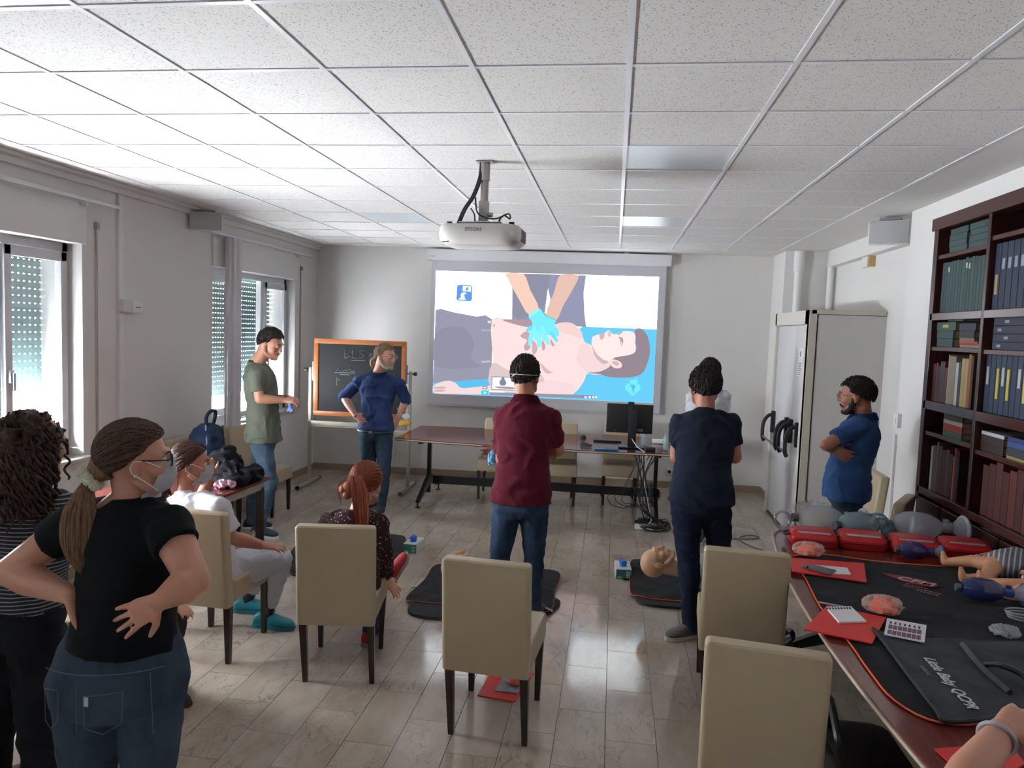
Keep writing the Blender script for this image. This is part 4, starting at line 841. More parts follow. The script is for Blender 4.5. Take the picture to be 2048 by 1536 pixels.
def person(label, J, f, hf, cl, sex='m', build=1.0, hs=None, snap='LR', hands={}, vox=.0075, toes=None, sleeve=.8, neckr=None, group=None, belly=0, armk=1.0, hipk=1.0, waistk=1.0, tuck=0, hem=-.07, low_leg=True, cuff=1.0, hup=(0, 0, 1)):
    J = {k: (P(*v) if isinstance(v, tuple) else V(v)) for k, v in J.items()}
    hs = hs or (1.07 if sex == 'm' else 1.0)
    for s in snap: J['a'+s].z = .078
    f = V(f).normalized(); H, N = J['hip'], J['neck']; up = (N-H).normalized(); Lg = (N-H).length
    r = (J['sR']-J['sL']); r = (r-up*r.dot(up)).normalized(); ff = up.cross(r).normalized()
    pz = V((0, 0, 1)); pf = V((f.x, f.y, 0)).normalized(); pr = pf.cross(pz)
    bz = min(J['aL'].z, J['aR'].z)
    t = thing('person', label, 'person', (H.x, H.y, max(0, bz-.08)))
    fem = sex == 'f'; k = build*(.9 if fem else 1)
    # torso sections: t, half width, half depth, forward offset
    T = [(-.17, .095, .075, 0), (-.09, .165, .115, -.005), (.04, .172*(1.05 if fem else 1), .118, -.008), (.18, .158, .108, .0), (.38, .138*(.93 if fem else 1), .1, .008), (.58, .155, .112, .012), (.74, .17, .115, .008), (.86, .165, .1, 0), (.95, .11, .075, -.008), (1.02, .06, .055, -.005)]
    def secs(inf, t0=-9, t1=9, wk=1.0, end=None):
        out = []
        ts = [x for x in T if t0 <= x[0] <= t1]
        for tt, hw, hd, fo in ts:
            ax = lerp(pr, r, max(0, min(1, tt*1.2))).normalized(); ay = lerp(pf, ff, max(0, min(1, tt*1.2))).normalized()
            kk = k*(hipk if tt < .2 else 1)*(waistk if .2 <= tt < .5 else 1)
            bl = belly*max(0, 1-abs(tt-.25)/.3)
            c = H+up*(tt*Lg) if tt > 0 else H+pz*(tt*Lg)*(.5)+up*(tt*Lg)*.5
            out.append((c+ay*(fo+bl*.5), ax*(hw*kk*wk+inf), ay*(hd*kk*wk+inf+bl*.5)))
        return out
    hL, hR = H-pr*.088*k*hipk-pz*.05, H+pr*.088*k*hipk-pz*.05
    ar = (.043, .036, .038, .031, .025) if fem else (.05, .042, .043, .036, .028); ar = [x*build*armk for x in ar[:4]]+[ar[4]*build]
    # continuous body
    bm = B(); loft(bm, [(c, a*.9, b*.9) for c, a, b in secs(-.008)], 24)
    for s in 'LR':
        S_, E_, W_ = J['s'+s], J['e'+s], J['w'+s]; m1 = lerp(S_, E_, .5); m2 = lerp(E_, W_, .35)
        tube(bm, [lerp(N, S_, .3)-up*.03, S_], [.05*k, ar[0]*1.0], 12); ball(bm, S_, ar[0]*1.12)
        tube(bm, [S_, m1, E_], [ar[0]*1.08, ar[1]*1.08, ar[1]*.95], 14); ball(bm, E_, ar[1]*.97); tube(bm, [E_, m2, W_], [ar[1]*.95, ar[2]*1.0, ar[4]], 14); ball(bm, W_, ar[4])
        if s in hands:
            h = hands[s]; hand(bm, W_, h[0], h[1], 1 if s == 'R' else -1, (.95 if fem else 1.05)*h[2].get('s', 1) if len(h) > 2 else (.95 if fem else 1.05), **({k_: v for k_, v in h[2].items() if k_ != 's'} if len(h) > 2 else {}))
        hp = hL if s == 'L' else hR; K, A = J['k'+s], J['a'+s]
        tube(bm, [hp, lerp(hp, K, .5), K], [.072*k, .062*k, .046*k], 14); ball(bm, K, .046*k); tube(bm, [K, lerp(K, A, .35), A], [.046*k, .046*k, .03*k], 12)
    hc = J['head']; hf = V(hf).normalized(); hu = V(hup); hu = (hu-hf*hu.dot(hf)).normalized(); hr = hf.cross(hu)
    nr = neckr or (.047 if fem else .058); Lh, Rh = head_parts(bm, hc, hr, hf, hu, hs, .92 if fem else 1.02)
    tube(bm, [N-up*.04, N+up*.01, Lh(0, -.025, -.05)], [nr*1.25, nr*1.05, nr], 16); tube(bm, [N-up*.01, Lh(0, -.03, -.01)], [nr*1.0, nr*.98], 16)
    bm = remesh(bm, vox, 3, .5); ob('body', bm, cl['skin'], t, world=True)
    # trousers
    if cl.get('legs'):
        bm = B(); kl = cl.get('legk', 1.0)
        loft(bm, [(c, a, b) for c, a, b in secs(.012, -.2, cl.get('legtop', .18))], 28)
        for s in 'LR':
            hp = hL if s == 'L' else hR; K, A = J['k'+s], J['a'+s]
            tube(bm, [hp+pz*.02, lerp(hp, K, .4), K], [.093*k*kl, .084*k*kl, .067*k*kl], 18); ball(bm, K, .067*k*kl); e = A if low_leg else K
            pe = cl.get('pantend', 1.07); tube(bm, [K, lerp(K, A, .35), lerp(K, A, .85*pe), lerp(K, A, pe)], [.067*k*kl, .064*k*kl, .052*k*kl*cuff, .054*k*kl*cuff], 18)
        bm = remesh(bm, .011, 3, .5, wr=cl.get('wrl', .009), wrs=8); ob('trousers', bm, cl['legs'], t, world=True)
    # shirt
    if cl.get('top'):
        bm = B(); inf = .016+cl.get('loose', 0); sl = cl.get('sleeve', .75)
        ss = secs(inf, -.1, 1.0); 
        ss = [x for x, tt in zip(ss, [q_ for q_ in T if -.1 <= q_[0] <= 1.0])]
        hm = H+up*(hem*Lg); ss = [(hm, ss[1][1]*1.02, ss[1][2]*1.04)]+ss[(2 if hem > -.08 else 1):]
        ss[-1] = (ss[-1][0], ss[-1][1]*.98, ss[-1][2]*.98)
        ss.append((N-up*.002, r*(nr+.018), ff*(nr+.016)-up*.022)); ss.append((N+up*.012, r*(nr+.008), ff*(nr+.006)-up*.022)); loft(bm, ss, 28)
        for s in 'LR':
            S_, E_ = J['s'+s], J['e'+s]; tube(bm, [lerp(N, S_, .2)-up*.03, S_+up*.002], [.062*k, ar[0]+.016], 14); ball(bm, S_, ar[0]*1.12+.014)
            e1 = lerp(S_, E_, min(sl, 1)); tube(bm, [S_, lerp(S_, e1, .5), e1], [ar[0]*1.08+.014, ar[1]*1.08+.016, ar[1]*1.05+.018+cl.get('flare', 0)], 16)
            if sl > 1: ball(bm, E_, ar[1]+.015); tube(bm, [E_, lerp(E_, J['w'+s], sl-1)], [ar[1]+.014, ar[3]+.012], 14)
        bm = remesh(bm, .0095, 2, .5, wr=cl.get('wrt', .010), wrs=7); ob(cl.get('topname', 'shirt'), bm, cl['top'], t, world=True)
        if cl.get('collar'):
            bm = B(); n = 28; ring = []
            for i in range(n):
                a = 2*pi*i/n-pi/2*0; cx_ = r*cos(a)*(nr+.022)+ff*sin(a)*(nr+.022); fr = .5+.5*sin(a); op = max(0, fr-.9)*2
                ring.append((N+up*(.045-.03*fr)+cx_*.97, N+up*(.002-.035*fr)+cx_*1.28))
            vi = [bm.verts.new(a) for a, b in ring]; vo = [bm.verts.new(b) for a, b in ring]
            for i in range(n): bm.faces.new((vi[i], vi[(i+1) % n], vo[(i+1) % n], vo[i]))
            bmesh.ops.solidify(bm, geom=bm.faces[:], thickness=.004); ob('collar', bm, cl['collar'], t, world=True)
    for s in 'LR':
        if toes and toes.get(s) is not None and cl.get('shoe'): shoe(t, J['a'+s], toes[s], cl['shoe'], cl.get('sole', PAPER), cl.get('ss', 1.0), clog=cl.get('clog', False), name='clog' if cl.get('clog') else 'shoe')
    return t, Lh, (hc, hr, hf, hu), J, (r, ff, up, H, N, Lg, pr, pf)
def glasses(t, L, m=BLACK, s=1.0, w=.0022):
    bm = B()
    for k in (-1, 1):
        tube(bm, [L(k*(.034+.024*cos(a*pi/8)), .104, .008+.019*sin(a*pi/8)) for a in range(17)], w, 6); tube(bm, [L(k*.058, .103, .014), L(k*.077, .08, .014), L(k*.08, .0, .012), L(k*.079, -.02, -.006)], w, 6)
    tube(bm, [L(-.012, .106, .012), L(0, .108, .016), L(.012, .106, .012)], w, 6); g = ob('glasses', bm, m, t, world=True)
    bm = B()
    for k in (-1, 1): prism(bm, [L(k*(.034+.0225*cos(a*pi/8)), .103, .008+.0175*sin(a*pi/8)) for a in range(16)], None, L(0, .001, 0)-L(0, 0, 0))
    ob('lens', bm, GLASS, g, world=True)
def eyes(t, L, hf, iris='2A1A12'):
    for k in (-1, 1):
        bm = B(); ball(bm, L(k*.031, .0775, .009), .0128, None, 12); e = ob('eye', bm, M('D8D4CE', .3, vary=.02), t, world=True)
        bm = B(); ball(bm, L(k*.031, .0855, .009), .0056, None, 10); ob('iris', bm, M(iris, .2), e, world=True)
        bm = B(); tube(bm, [L(k*.017, .1, .030), L(k*.033, .094, .036), L(k*.047, .082, .03)], [.0022, .003, .0018], 6); ob('eyebrow', bm, M('2A1C14', .8), t, world=True)
def facemask_on(t, L):
    bm = B(); rows = []
    for i in range(9):
        v = i/8; z = .0-.115*v; row = []
        for j in range(13):
            u = -1+2*j/12; prow = .128-.02*abs(v-.35)*2-.02*(v > .8); x = u*(.062-.012*abs(v-.45)); y = prow-.058*u*u-.006*abs(u); row.append(bm.verts.new(L(x, y, z-.012*(1-abs(u))*(v-.5))))
        rows.append(row)
    for a, b in zip(rows, rows[1:]):
        for j in range(12): bm.faces.new((a[j], a[j+1], b[j+1], b[j]))
    bmesh.ops.solidify(bm, geom=bm.faces[:], thickness=.0025); m = ob('face_mask', bm, M('E4E8EE', .7, vary=.02), t, world=True)
    for k in (-1, 1): bm = B(); tube(bm, [L(k*.06, .07, -.012), L(k*.078, .02, .012), L(k*.088, -.012, .01), L(k*.09, -.02, -.01), L(k*.086, -.014, -.028), L(k*.07, .03, -.06), L(k*.055, .068, -.09)], .0018, 5); ob('ear_loop', bm, PAPER, m, world=True)
def hcurve(y, curve=HCURVE):
    for (y0, z0), (y1, z1) in zip(curve, curve[1:]):
        if y <= y1: return z0+(z1-z0)*(y-y0)/(y1-y0)
    return curve[-1][1]
def hsurf(hd, d, thick, s=1.0, top=0):
    """point on the hair surface in unit direction d (head frame)"""
    hc, hr, hf, hu = hd; a, b, cc = .077+thick, .097+thick*1.05, (.09+thick*1.1 if d.z > 0 else .115)
    R = 1/math.sqrt((d.x/a)**2+(d.y/b)**2+(d.z/cc)**2)+(top*(d.z-.3)*(1+.5*d.y) if d.z > .3 else 0)
    return hc+(hr*d.x*R+hf*(d.y*R-.012)+hu*(d.z*R+.03))*s
def lock(bm, pts, r):
    """one flat-ish lock of hair: three-sided tapering strip"""
    n = len(pts); tube(bm, pts, [r*(.55+.45*sin(pi*min(1, .15+.75*i/(n-1)))) if i < n-1 else .0006 for i in range(n)], 4)
def shorthair(t, hd, mt, hs=1.05, tufts=420, tl=.03, seed=1, **kw):
    hc, hr, hf, hu = hd; bm = haircap(hc, hr, hf, hu, hs, **kw); rd = random.Random(seed); th = kw.get('thick', .011); top = kw.get('top', 0); low = kw.get('low', 0); k = 0
    while k < tufts:
        d = V((rd.gauss(0, 1), rd.gauss(0, 1), rd.gauss(0, 1))).normalized()
        if d.z < hcurve(d.y)-low*(d.y < .2)+.06: continue
        k += 1; fl = V((.25*d.x+rd.uniform(-.25, .25), -.35+(1.1 if d.z > .6 and d.y > .2 else 0)+rd.uniform(-.2, .2), -1 if d.z < .75 else -.2)); d2 = (d+fl*tl*8).normalized(); d1 = (d+fl*tl*4).normalized()
        if d2.y > .35 and d2.z < .3: continue
        lock(bm, [hsurf(hd, d, th-.004, hs, top), hsurf(hd, d1, th+.003, hs, top), hsurf(hd, d2, th+rd.uniform(-.002, .006), hs, top)], rd.uniform(.004, .007))
    ob('hair', bm, mt, t, world=True)
def sleek(bm, hd, knot, n=220, thick=.016, s=1.0, seed=2, r=.0042, wob=.08, curve=HCURVE):
    """hair drawn back over the skull towards a knot direction"""
    rd = random.Random(seed); kd = V(knot).normalized(); k = 0
    while k < n:
        d = V((rd.gauss(0, 1), rd.gauss(0, 1), rd.gauss(0, 1))).normalized()
        if d.z < hcurve(d.y, curve)+.03 or d.dot(kd) > .93: continue
        k += 1; pts = []; w_ = V((rd.uniform(-wob, wob), rd.uniform(-wob, wob), rd.uniform(-wob, wob))); o = rd.uniform(-.0015, .0035)
        for i in range(9):
            u = i/8; q_ = (d*(1-u)+kd*u+w_*sin(pi*u)); q_ = q_.normalized() if q_.length > .05 else d; pts.append(hsurf(hd, q_, thick+o*sin(pi*u)-.003*(i in (0, 8)), s))
        tube(bm, pts, r, 4)
def beard(t, L, hd, m, th=.006, full=True):
    hc, hr, hf, hu = hd; bm = B(); S = lambda y, z, w, d: (L(0, y, z), hr*w, hf*d)
    loft(bm, [S(.033, -.036, .066+th*.6, .054), S(.034, -.06, .056+th, .0505+th*.6), S(.04, -.09, .042+th, .044+th), S(.045, -.112, .024+th, .028+th)], 20)
    for k in (-1, 1): tube(bm, [L(.071*k, .008, .0), L(.066*k, .01, -.045), L(.052*k, .035, -.08), L(.02*k, .068, -.104)], [.006+th*.5, .018+th, .019+th, .018+th], 10)
    ball(bm, L(0, .077, -.096), .021+th, None, 12); tube(bm, [L(-.03, .083, -.066), L(-.016, .098, -.046), L(.016, .098, -.046), L(.03, .083, -.066)], .005, 8)
    ob('beard', remesh(bm, .005, 2, .5, wr=.003, wrs=120), m, t, world=True)
def pocket(t, fr, cu, cv, w, h, c='7E8FA8', depth=1):
    """stitched outline on the seat of the jeans: cu,cv local right/up offsets from the hip point"""
    r, ff, up, H, N, Lg, pr, pf = fr
    return
# materials for clothes
SK1, SK2, SK3 = skin('C08E78'), skin('A8745E'), skin('CE9C88')
DN = {'mid': denim('38495C', '5C7086'), 'dark': denim('131C30', '22314C'), 'navy': denim('101624', '1A2438'), 'teal': denim('263646', '3A4C5E'), 'soft': denim('2C3846', '424F60')}
# --- man in maroon polo
t, L, hd, J, fr = person('man from behind in a maroon polo shirt and blue jeans, arms folded', dict(head=(1051, 753, 4.78), neck=(1052, 800, 4.76), hip=(1042, 1000, 4.75), sL=(1008, 836, 4.76), sR=(1101, 838, 4.76), eL=(1003, 918, 4.86), eR=(1117, 900, 4.84), wL=(1075, 905, 5.02), wR=(1005, 900, 5.05), kL=(1000, 1115, 4.78), kR=(1068, 1115, 4.80), aL=(990, 1218, 4.72), aR=(1066, 1218, 4.76)),
    (0, 1, 0), (.22, 1, -.05), dict(skin=SK2, top=fabric('48111F', '561627', .4), legs=DN['mid'] if 0 else denim('1B2739', '32455E'), shoe=M('2A2320', .6), sole=M('CFC8BC', .6), sleeve=.8, collar=fabric('48111F', '521526', .2), loose=.012, topname='polo_shirt'), hands={'L': ((1, .1, 0), (0, -1, 0), {}), 'R': ((-1, -.2, -.1), (0, -1, 0), {})}, build=1.03, hem=-.02, toes={'L': (-.25, 1, 0), 'R': (.25, 1, 0)})
shorthair(t, hd, hairmat('0E0B0B', '2A211D'), thick=.011, noise_a=.006, top=.012, low=.12)
bm = B(); tube(bm, [L(.088*cos(a), -.012-.115*sin(a) if sin(a) > 0 else .02, .012) for a in [pi*i/16 for i in range(17)]], .0022, 6); tube(bm, [L(-.02, -.128, .012), L(-.045, -.122, -.002)], .002, 6); tube(bm, [L(-.018, -.128, .012), L(-.01, -.13, .02), L(-.03, -.127, .006)], .002, 6); ob('mask_band', bm, PAPER, t, world=True)
bm = B(); rr = .066; tube(bm, [fr[4]+fr[2]*.028+fr[0]*rr*cos(a)+fr[1]*rr*sin(a) for a in [2*pi*i/20 for i in range(21)]], .005, 6); ob('inner_collar', bm, PAPER, t, world=True)
gp = P(984, 918, 4.92); bm = B(); box(bm, gp, (.055, .05, .085), bev=.018); ball(bm, gp+V((.01, .0, .035)), .026); ob('blue_glove', remesh(bm, .006, 2, .5, wr=.008, wrs=40), M('5FA8D8', .4), t, world=True)
# --- man in navy T-shirt
t, L, hd, J, fr = person('man from behind in a navy T-shirt and dark jeans', dict(head=(1410, 775, 4.72), neck=(1410, 822, 4.70), hip=(1402, 1000, 4.70), sL=(1361, 848, 4.70), sR=(1459, 848, 4.70), eL=(1353, 914, 4.72), eR=(1470, 914, 4.74), wL=(1385, 905, 4.96), wR=(1440, 905, 4.98), kL=(1377, 1115, 4.74), kR=(1440, 1110, 4.80), aL=(1384, 1224, 4.70), aR=(1444, 1205, 4.92)),
    (0, 1, 0), (-.1, 1, -.05), dict(skin=SK2, top=fabric('141B28', '1B2434', .4), legs=DN['navy'], shoe=M('5A5450', .7), sole=M('B8B0A6', .6), sleeve=.62, loose=.010, topname='t_shirt', wrl=.008), hands={'L': ((.9, .4, 0), (0, -1, 0), {}), 'R': ((-.9, .4, 0), (0, -1, 0), {})}, build=1.06, hem=-.02, toes={'L': (-.9, -.5, 0), 'R': (.3, 1, 0)})
shorthair(t, hd, hairmat('0C0A0B', '241C1A'), thick=.016, noise_a=.009, top=.003, low=.12)
# --- man in white behind him
t, L, hd, J, fr = person('man in a white shirt mostly hidden behind the man in navy', dict(head=(1419, 745, 7.0), neck=(1418, 782, 7.0), hip=(1408, 905, 7.0), sL=(1386, 795, 7.0), sR=(1447, 795, 7.0), eL=(1384, 845, 7.05), eR=(1448, 845, 7.05), wL=(1405, 860, 7.2), wR=(1428, 862, 7.2), kL=(1400, 975, 7.0), kR=(1424, 975, 7.0), aL=(1402, 1042, 7.0), aR=(1426, 1042, 7.05)),
    (-.2, 1, 0), (-.2, 1, 0), dict(skin=SK2, top=fabric('C4C6CE', 'D2D4DA', .3), legs=M('3A3C44', .8), shoe=M('2C2C30', .6), sole=PAPER, sleeve=.9, loose=.012), hands={'L': ((.9, .4, 0), (0, -1, 0), {}), 'R': ((-.9, .4, 0), (0, -1, 0), {})}, toes={'L': (-.3, -1, 0), 'R': (.3, 1, 0)}, vox=.009)
shorthair(t, hd, hairmat('0C0A0B', '221B19'), thick=.012)
# --- man in green T-shirt
t, L, hd, J, fr = person('man in a green T-shirt and blue jeans standing at the far window', dict(head=(541, 689, 6.12), neck=(515, 726, 6.12), hip=(527, 868, 6.14), sL=(520, 748, 6.30), sR=(513, 750, 5.96), eL=(535, 798, 6.34), eR=(519, 798, 5.93), wL=(566, 795, 6.28), wR=(566, 800, 6.04), kL=(512, 955, 6.28), kR=(541, 962, 6.08), aL=(504, 1040, 6.30), aR=(519, 1046, 6.08)),
    (1, .1, 0), (.95, -.1, -.3), dict(skin=SK1, top=fabric('5C6156', '6A6F63', .4), legs=DN['mid'], shoe=M('16243A', .7), sole=PAPER, sleeve=.72, loose=.012, topname='t_shirt', wrl=.012), hands={'L': ((1, -.35, .1), (0, -.5, -1), {'curl': .5}), 'R': ((1, .25, 0), (0, .6, -1), {'curl': .5})}, hem=-.10, belly=.02, toes={'L': (1, .3, 0), 'R': (1, -.12, 0)})
shorthair(t, hd, hairmat('120E0D', '2E2420'), thick=.014, noise_a=.007, top=.014); eyes(t, L, hd[2]); beard(t, L, hd, M('7A5848', .9, vary=.25, scale=400), th=-.004)
bm = B(); c_ = J['hR']if 'hR' in J else P(580, 812, 6.1); c_ = P(581, 808, 6.1); tube(bm, [c_+V((0, 0, .04)), c_, c_+V((.01, 0, -.05))], [.018, .024, .012], 8)
for k in range(4): tube(bm, [c_+V((-.015+.01*k, 0, -.03)), c_+V((-.03+.018*k, -.01, -.075+.01*(k % 2)))], [.009, .006], 6)
ob('blue_glove', remesh(bm, .005, 1), M('5A78B8', .45), t, world=True)
bm = B(); a_ = J['aR']; 
for i in range(9):
    for j in range(4):
        if (i+j) % 2 == 0: box(bm, a_+V((-.045+.014*i, -.052+.0*j, -.052+.013*j)), (.0135, .012, .0125))
ob('checker_print', bm, PAPER, t, world=True, smooth=False)
bm = B(); Rb = basis(P(503, 722, 5.93), (.9, -.5, 0), (0, 0, 1)); box(bm, (0, 0, 0), (.03, .012, .016)); box(bm, (-.03, 0, 0), (.02, .012, .005)); bm.transform(Rb); ob('back_logo', bm, BLACK, t, world=True)
# --- man in blue shirt by the board
t, L, hd, J, fr = person('man with grey ponytail in a dark blue shirt, hands on hips at the chalkboard', dict(head=(771, 714, 7.28), neck=(757, 748, 7.32), hip=(752, 862, 7.32), sL=(797, 768, 7.32), sR=(718, 764, 7.32), eL=(812, 800, 7.42), eR=(688, 794, 7.34), wL=(796, 838, 7.40), wR=(712, 832, 7.22), kL=(768, 940, 7.26), kR=(738, 938, 7.30), aL=(763, 1008, 7.24), aR=(744, 1004, 7.34)),
    (-.05, -1, 0), (.92, -.38, -.05), dict(skin=SK3, top=fabric('28375F', '344570', .5), legs=DN['teal'], shoe=M('2B2B2E', .7), sole=M('C8C8C8', .6), sleeve=1.12, loose=.008, collar=fabric('28375F', '34456E', .2), topname='shirt'), hands={'L': ((-.2, -.5, -.8), (-1, .2, 0), {'curl': .3}), 'R': ((.85, -.25, -.45), (.3, .95, .1), {'curl': .15, 'spread': .2})}, hem=.02, belly=.03, toes={'L': (.25, -1, 0), 'R': (-.3, -1, 0)})
HG = hairmat('5A4A3A', '9A8468'); shorthair(t, hd, HG, thick=.011); glasses(t, L, CHROME, w=.0014); eyes(t, L, hd[2]); beard(t, L, hd, M('A89888', .9, vary=.25, scale=200), th=.003)
bm = B(); ball(bm, L(0, -.12, -.02), .028, None, 12); tube(bm, [L(0, -.12, -.02), L(0, -.155, -.06), L(.005, -.15, -.12)], [.024, .036, .012], 12, 5); ob('ponytail', remesh(bm, .006, 2, .5, wr=.006, wrs=40), HG, t, world=True)
bm = B(); r_, ff_, up_, H_, N_ = fr[:5]; tube(bm, [H_+V((0, 0, .005))+fr[6]*.182*cos(a)+fr[7]*(.135*sin(a)+.012) for a in [2*pi*i/28 for i in range(29)]], .013, 8); bl = ob('belt', bm, M('161820', .5), t, world=True)
bm = B(); box(bm, H_+fr[7]*.155+V((0, 0, .005)), (.045, .012, .032), bev=.004); ob('buckle', bm, CHROME, bl, world=True)
bm = B(); tube(bm, [J['wR']+V((.03*cos(a)*.8, .03*sin(a), .012*cos(a))) for a in [2*pi*i/14 for i in range(15)]], .005, 6); ob('bracelet', bm, M('3A1A1A', .5), t, world=True)
# mask hanging from his left hand
bm = B(); c_ = P(812, 833, 7.3); ball(bm, c_, (.045, .02, .03)); tube(bm, [c_+V((-.04, 0, .01)), P(797, 822, 7.3), P(794, 815, 7.3)], .002, 5); ob('hanging_mask', bm, M('D4D6DA', .7), t, world=True)
# --- man in blue polo, right
t, L, hd, J, fr = person('bearded man in a blue polo shirt standing with arms crossed at the right', dict(head=(1713, 793, 5.32), neck=(1726, 834, 5.34), hip=(1695, 985, 5.36), sL=(1717, 852, 5.19), sR=(1712, 850, 5.52), eL=(1652, 890, 5.12), eR=(1664, 894, 5.60), wL=(1694, 903, 5.40), wR=(1664, 897, 5.18), kL=(1690, 1085, 5.30), kR=(1700, 1085, 5.46), aL=(1696, 1180, 5.30), aR=(1708, 1180, 5.46)),
    (-.92, .4, 0), (-.9, .42, -.1), dict(skin=SK2, top=fabric('2C4674', '3A5A88', .45), legs=DN['teal'], shoe=M('2B2B2E', .7), sole=M('C8C8C8', .6), sleeve=.70, loose=.012, collar=fabric('2C4674', '34507E', .2), topname='polo_shirt'), hands={'L': ((.5, .6, -.2), (.2, -.6, 0), {}), 'R': ((.9, -.12, -.42), (.2, .9, .1), {'curl': .35})}, hem=-.07, belly=.05, toes={'L': (-1, .3, 0), 'R': (-1, .5, 0)})
shorthair(t, hd, hairmat('0C0A0A', '1F1816'), thick=.013); glasses(t, L, M('6A6048', .3, metal=.6), w=.0018); eyes(t, L, hd[2]); beard(t, L, hd, M('241A16', .9, vary=.3, scale=200), th=.001)
# --- woman with red hair, seated
t, L, hd, J, fr = person('red-haired woman in a floral dark blouse seated with one leg crossed', dict(head=(733, 970, 3.99), neck=(718, 1020, 3.94), hip=(695, 1180, 3.86), sL=(656, 1044, 3.92), sR=(757, 1050, 3.96), eL=(640, 1120, 4.05), eR=(768, 1122, 3.98), wL=(700, 1150, 4.30), wR=(772, 1158, 4.18), kL=(668, 1135, 4.34), kR=(745, 1150, 4.30), aL=(774, 1146, 4.34), aR=(740, 1262, 4.18)),
    (.05, 1, 0), (.02, 1, -.25), dict(skin=SK3, top=None, legs=denim('1E2C42', '34465E'), shoe=M('A81C24', .6), sole=M('8A8480', .7), ss=.88), sex='f', hands={'R': ((.55, .2, -.7), (-1, .2, 0), {'curl': .25}), 'L': ((.9, .2, -.1), (0, 0, -1), {})}, build=1.0, toes={'L': (.35, .3, .75), 'R': (.1, 1, 0)}, hem=-.02, snap='R')
def floral():
    t_ = NT('floral_print'); vo = t_.n('ShaderNodeTexVoronoi'); vo.inputs['Scale'].default_value = 62; t_.l(t_.mapped(), vo.inputs['Vector'])
    n = t_.noise(t_.mapped(), 45, 2); a = t_.n('ShaderNodeMath', operation='MULTIPLY_ADD'); a.inputs[1].default_value = .5; t_.l(n, a.inputs[0]); t_.l(vo.outputs['Distance'], a.inputs[2])
    t_.l(t_.ramp(a.outputs[0], [(.40, 'BBA29A'), (.48, '6A3438'), (.56, '2A1519')]), t_.b.inputs['Base Color']); t_.b.inputs['Roughness'].default_value = .85; t_.b.inputs['Specular IOR Level'].default_value = .2; t_.bump(t_.noise(t_.mapped(), 9, 3), .4, .02); return t_.m
bm = B(); r_, ff_, up_, H_, N_, Lg_ = fr[:6]
loft(bm, [(H_+up_*(tt*Lg_)+ff_*fo, r_*hw, ff_*hd_) for tt, hw, hd_, fo in ((-.05, .19, .15, 0), (.15, .175, .14, 0), (.4, .155, .125, .005), (.62, .165, .13, .01), (.8, .17, .12, .005), (.92, .13, .095, 0), (1.0, .075, .07, 0))], 28)
for s_ in 'LR':
    S_, E_, W_ = J['s'+s_], J['e'+s_], J['w'+s_]; tube(bm, [lerp(N_, S_, .25)-up_*.035, S_], [.06, .062], 14); ball(bm, S_, .064); tube(bm, [S_, E_], [.064, .054], 14); ball(bm, E_, .054); tube(bm, [E_, lerp(E_, W_, .7)], [.054, .046], 14)
ob('blouse', remesh(bm, .0095, 2, .5, wr=.010, wrs=8), floral(), t, world=True)
RH = hairmat('4A2014', '94482A'); bm = haircap(*hd, 1.0, thick=.015, noise_a=.005, low=.2); sleek(bm, hd, (-.25, -1, -.05), 260, .016); ob('hair', bm, RH, t, world=True)
bm = B(); ball(bm, L(-.05, -.118, -.02), (.045, .036, .04)); ball(bm, L(-.085, -.115, -.035), (.03, .03, .034)); ball(bm, L(-.06, -.12, -.06), .028)
for i in range(46):
    a = random.uniform(-1, 1); b = random.random(); tube(bm, [L(-.04+.01*a, -.105, .0+.015*b), L(-.01+.028*a, -.14-.02*b, .02+.022*b), L(.022+.045*a, -.155-.01*b, -.03), L(.034+.046*a, -.145-.01*b, -.11), L(.045+.036*a, -.13, -.17-.05*b), L(.035+.022*a, -.12, -.21-.06*b)], [.005, .0065, .0065, .0055, .004, .001], 5, 4)
ob('ponytail', bm, RH, t, world=True)
bm = B()
for i in range(10): a = random.uniform(-1, 1); tube(bm, [L(-.09, -.09, .02+.02*a), L(-.11-.012*random.random(), -.12, -.03+.02*a), L(-.1, -.1, -.09-.04*random.random())], [.0012, .0012, .0005], 4, 5)
ob('loose_strands', bm, RH, t, world=True)
# --- nurse in white
t, L, hd, J, fr = person('seated woman in white scrubs with a face mask and blue clogs', dict(head=(383, 928, 4.02), neck=(372, 988, 3.98), hip=(432, 1135, 3.96), sL=(352, 1010, 4.14), sR=(438, 1018, 3.80), eL=(398, 1010, 4.42), eR=(462, 1075, 3.84), wL=(418, 955, 4.30), wR=(522, 1090, 4.02), kL=(532, 1108, 4.48), kR=(562, 1118, 4.22), aL=(492, 1222, 4.46), aR=(532, 1236, 4.26)),
    (.75, .66, 0), (.93, .38, -.05), dict(skin=SK2, top=fabric('D2D4DC', 'DEE0E6', .5), legs=fabric('B9BEC8', 'CACED6', .4), shoe=M('1C7C8E', .5), sole=M('16697A', .5), sleeve=.75, loose=.014, topname='scrub_top', clog=True, flare=.01, legk=1.02, pantend=.80), sex='f', build=1.12, hands={'L': ((.1, -.2, 1), (-.4, .3, .1), {'curl': .7}), 'R': ((.95, .2, -.12), (0, .1, -1), {'curl': .2})}, toes={'L': (.9, .1, 0), 'R': (.9, .0, 0)}, hem=-.09)
BH = hairmat('2A1812', '5A382A'); bm = haircap(*hd, 1.0, thick=.014, noise_a=.005, low=.15); sleek(bm, hd, (0, -.8, -.55), 240, .015, wob=.15); ob('hair', bm, BH, t, world=True); facemask_on(t, L); eyes(t, L, hd[2])
bm = B()
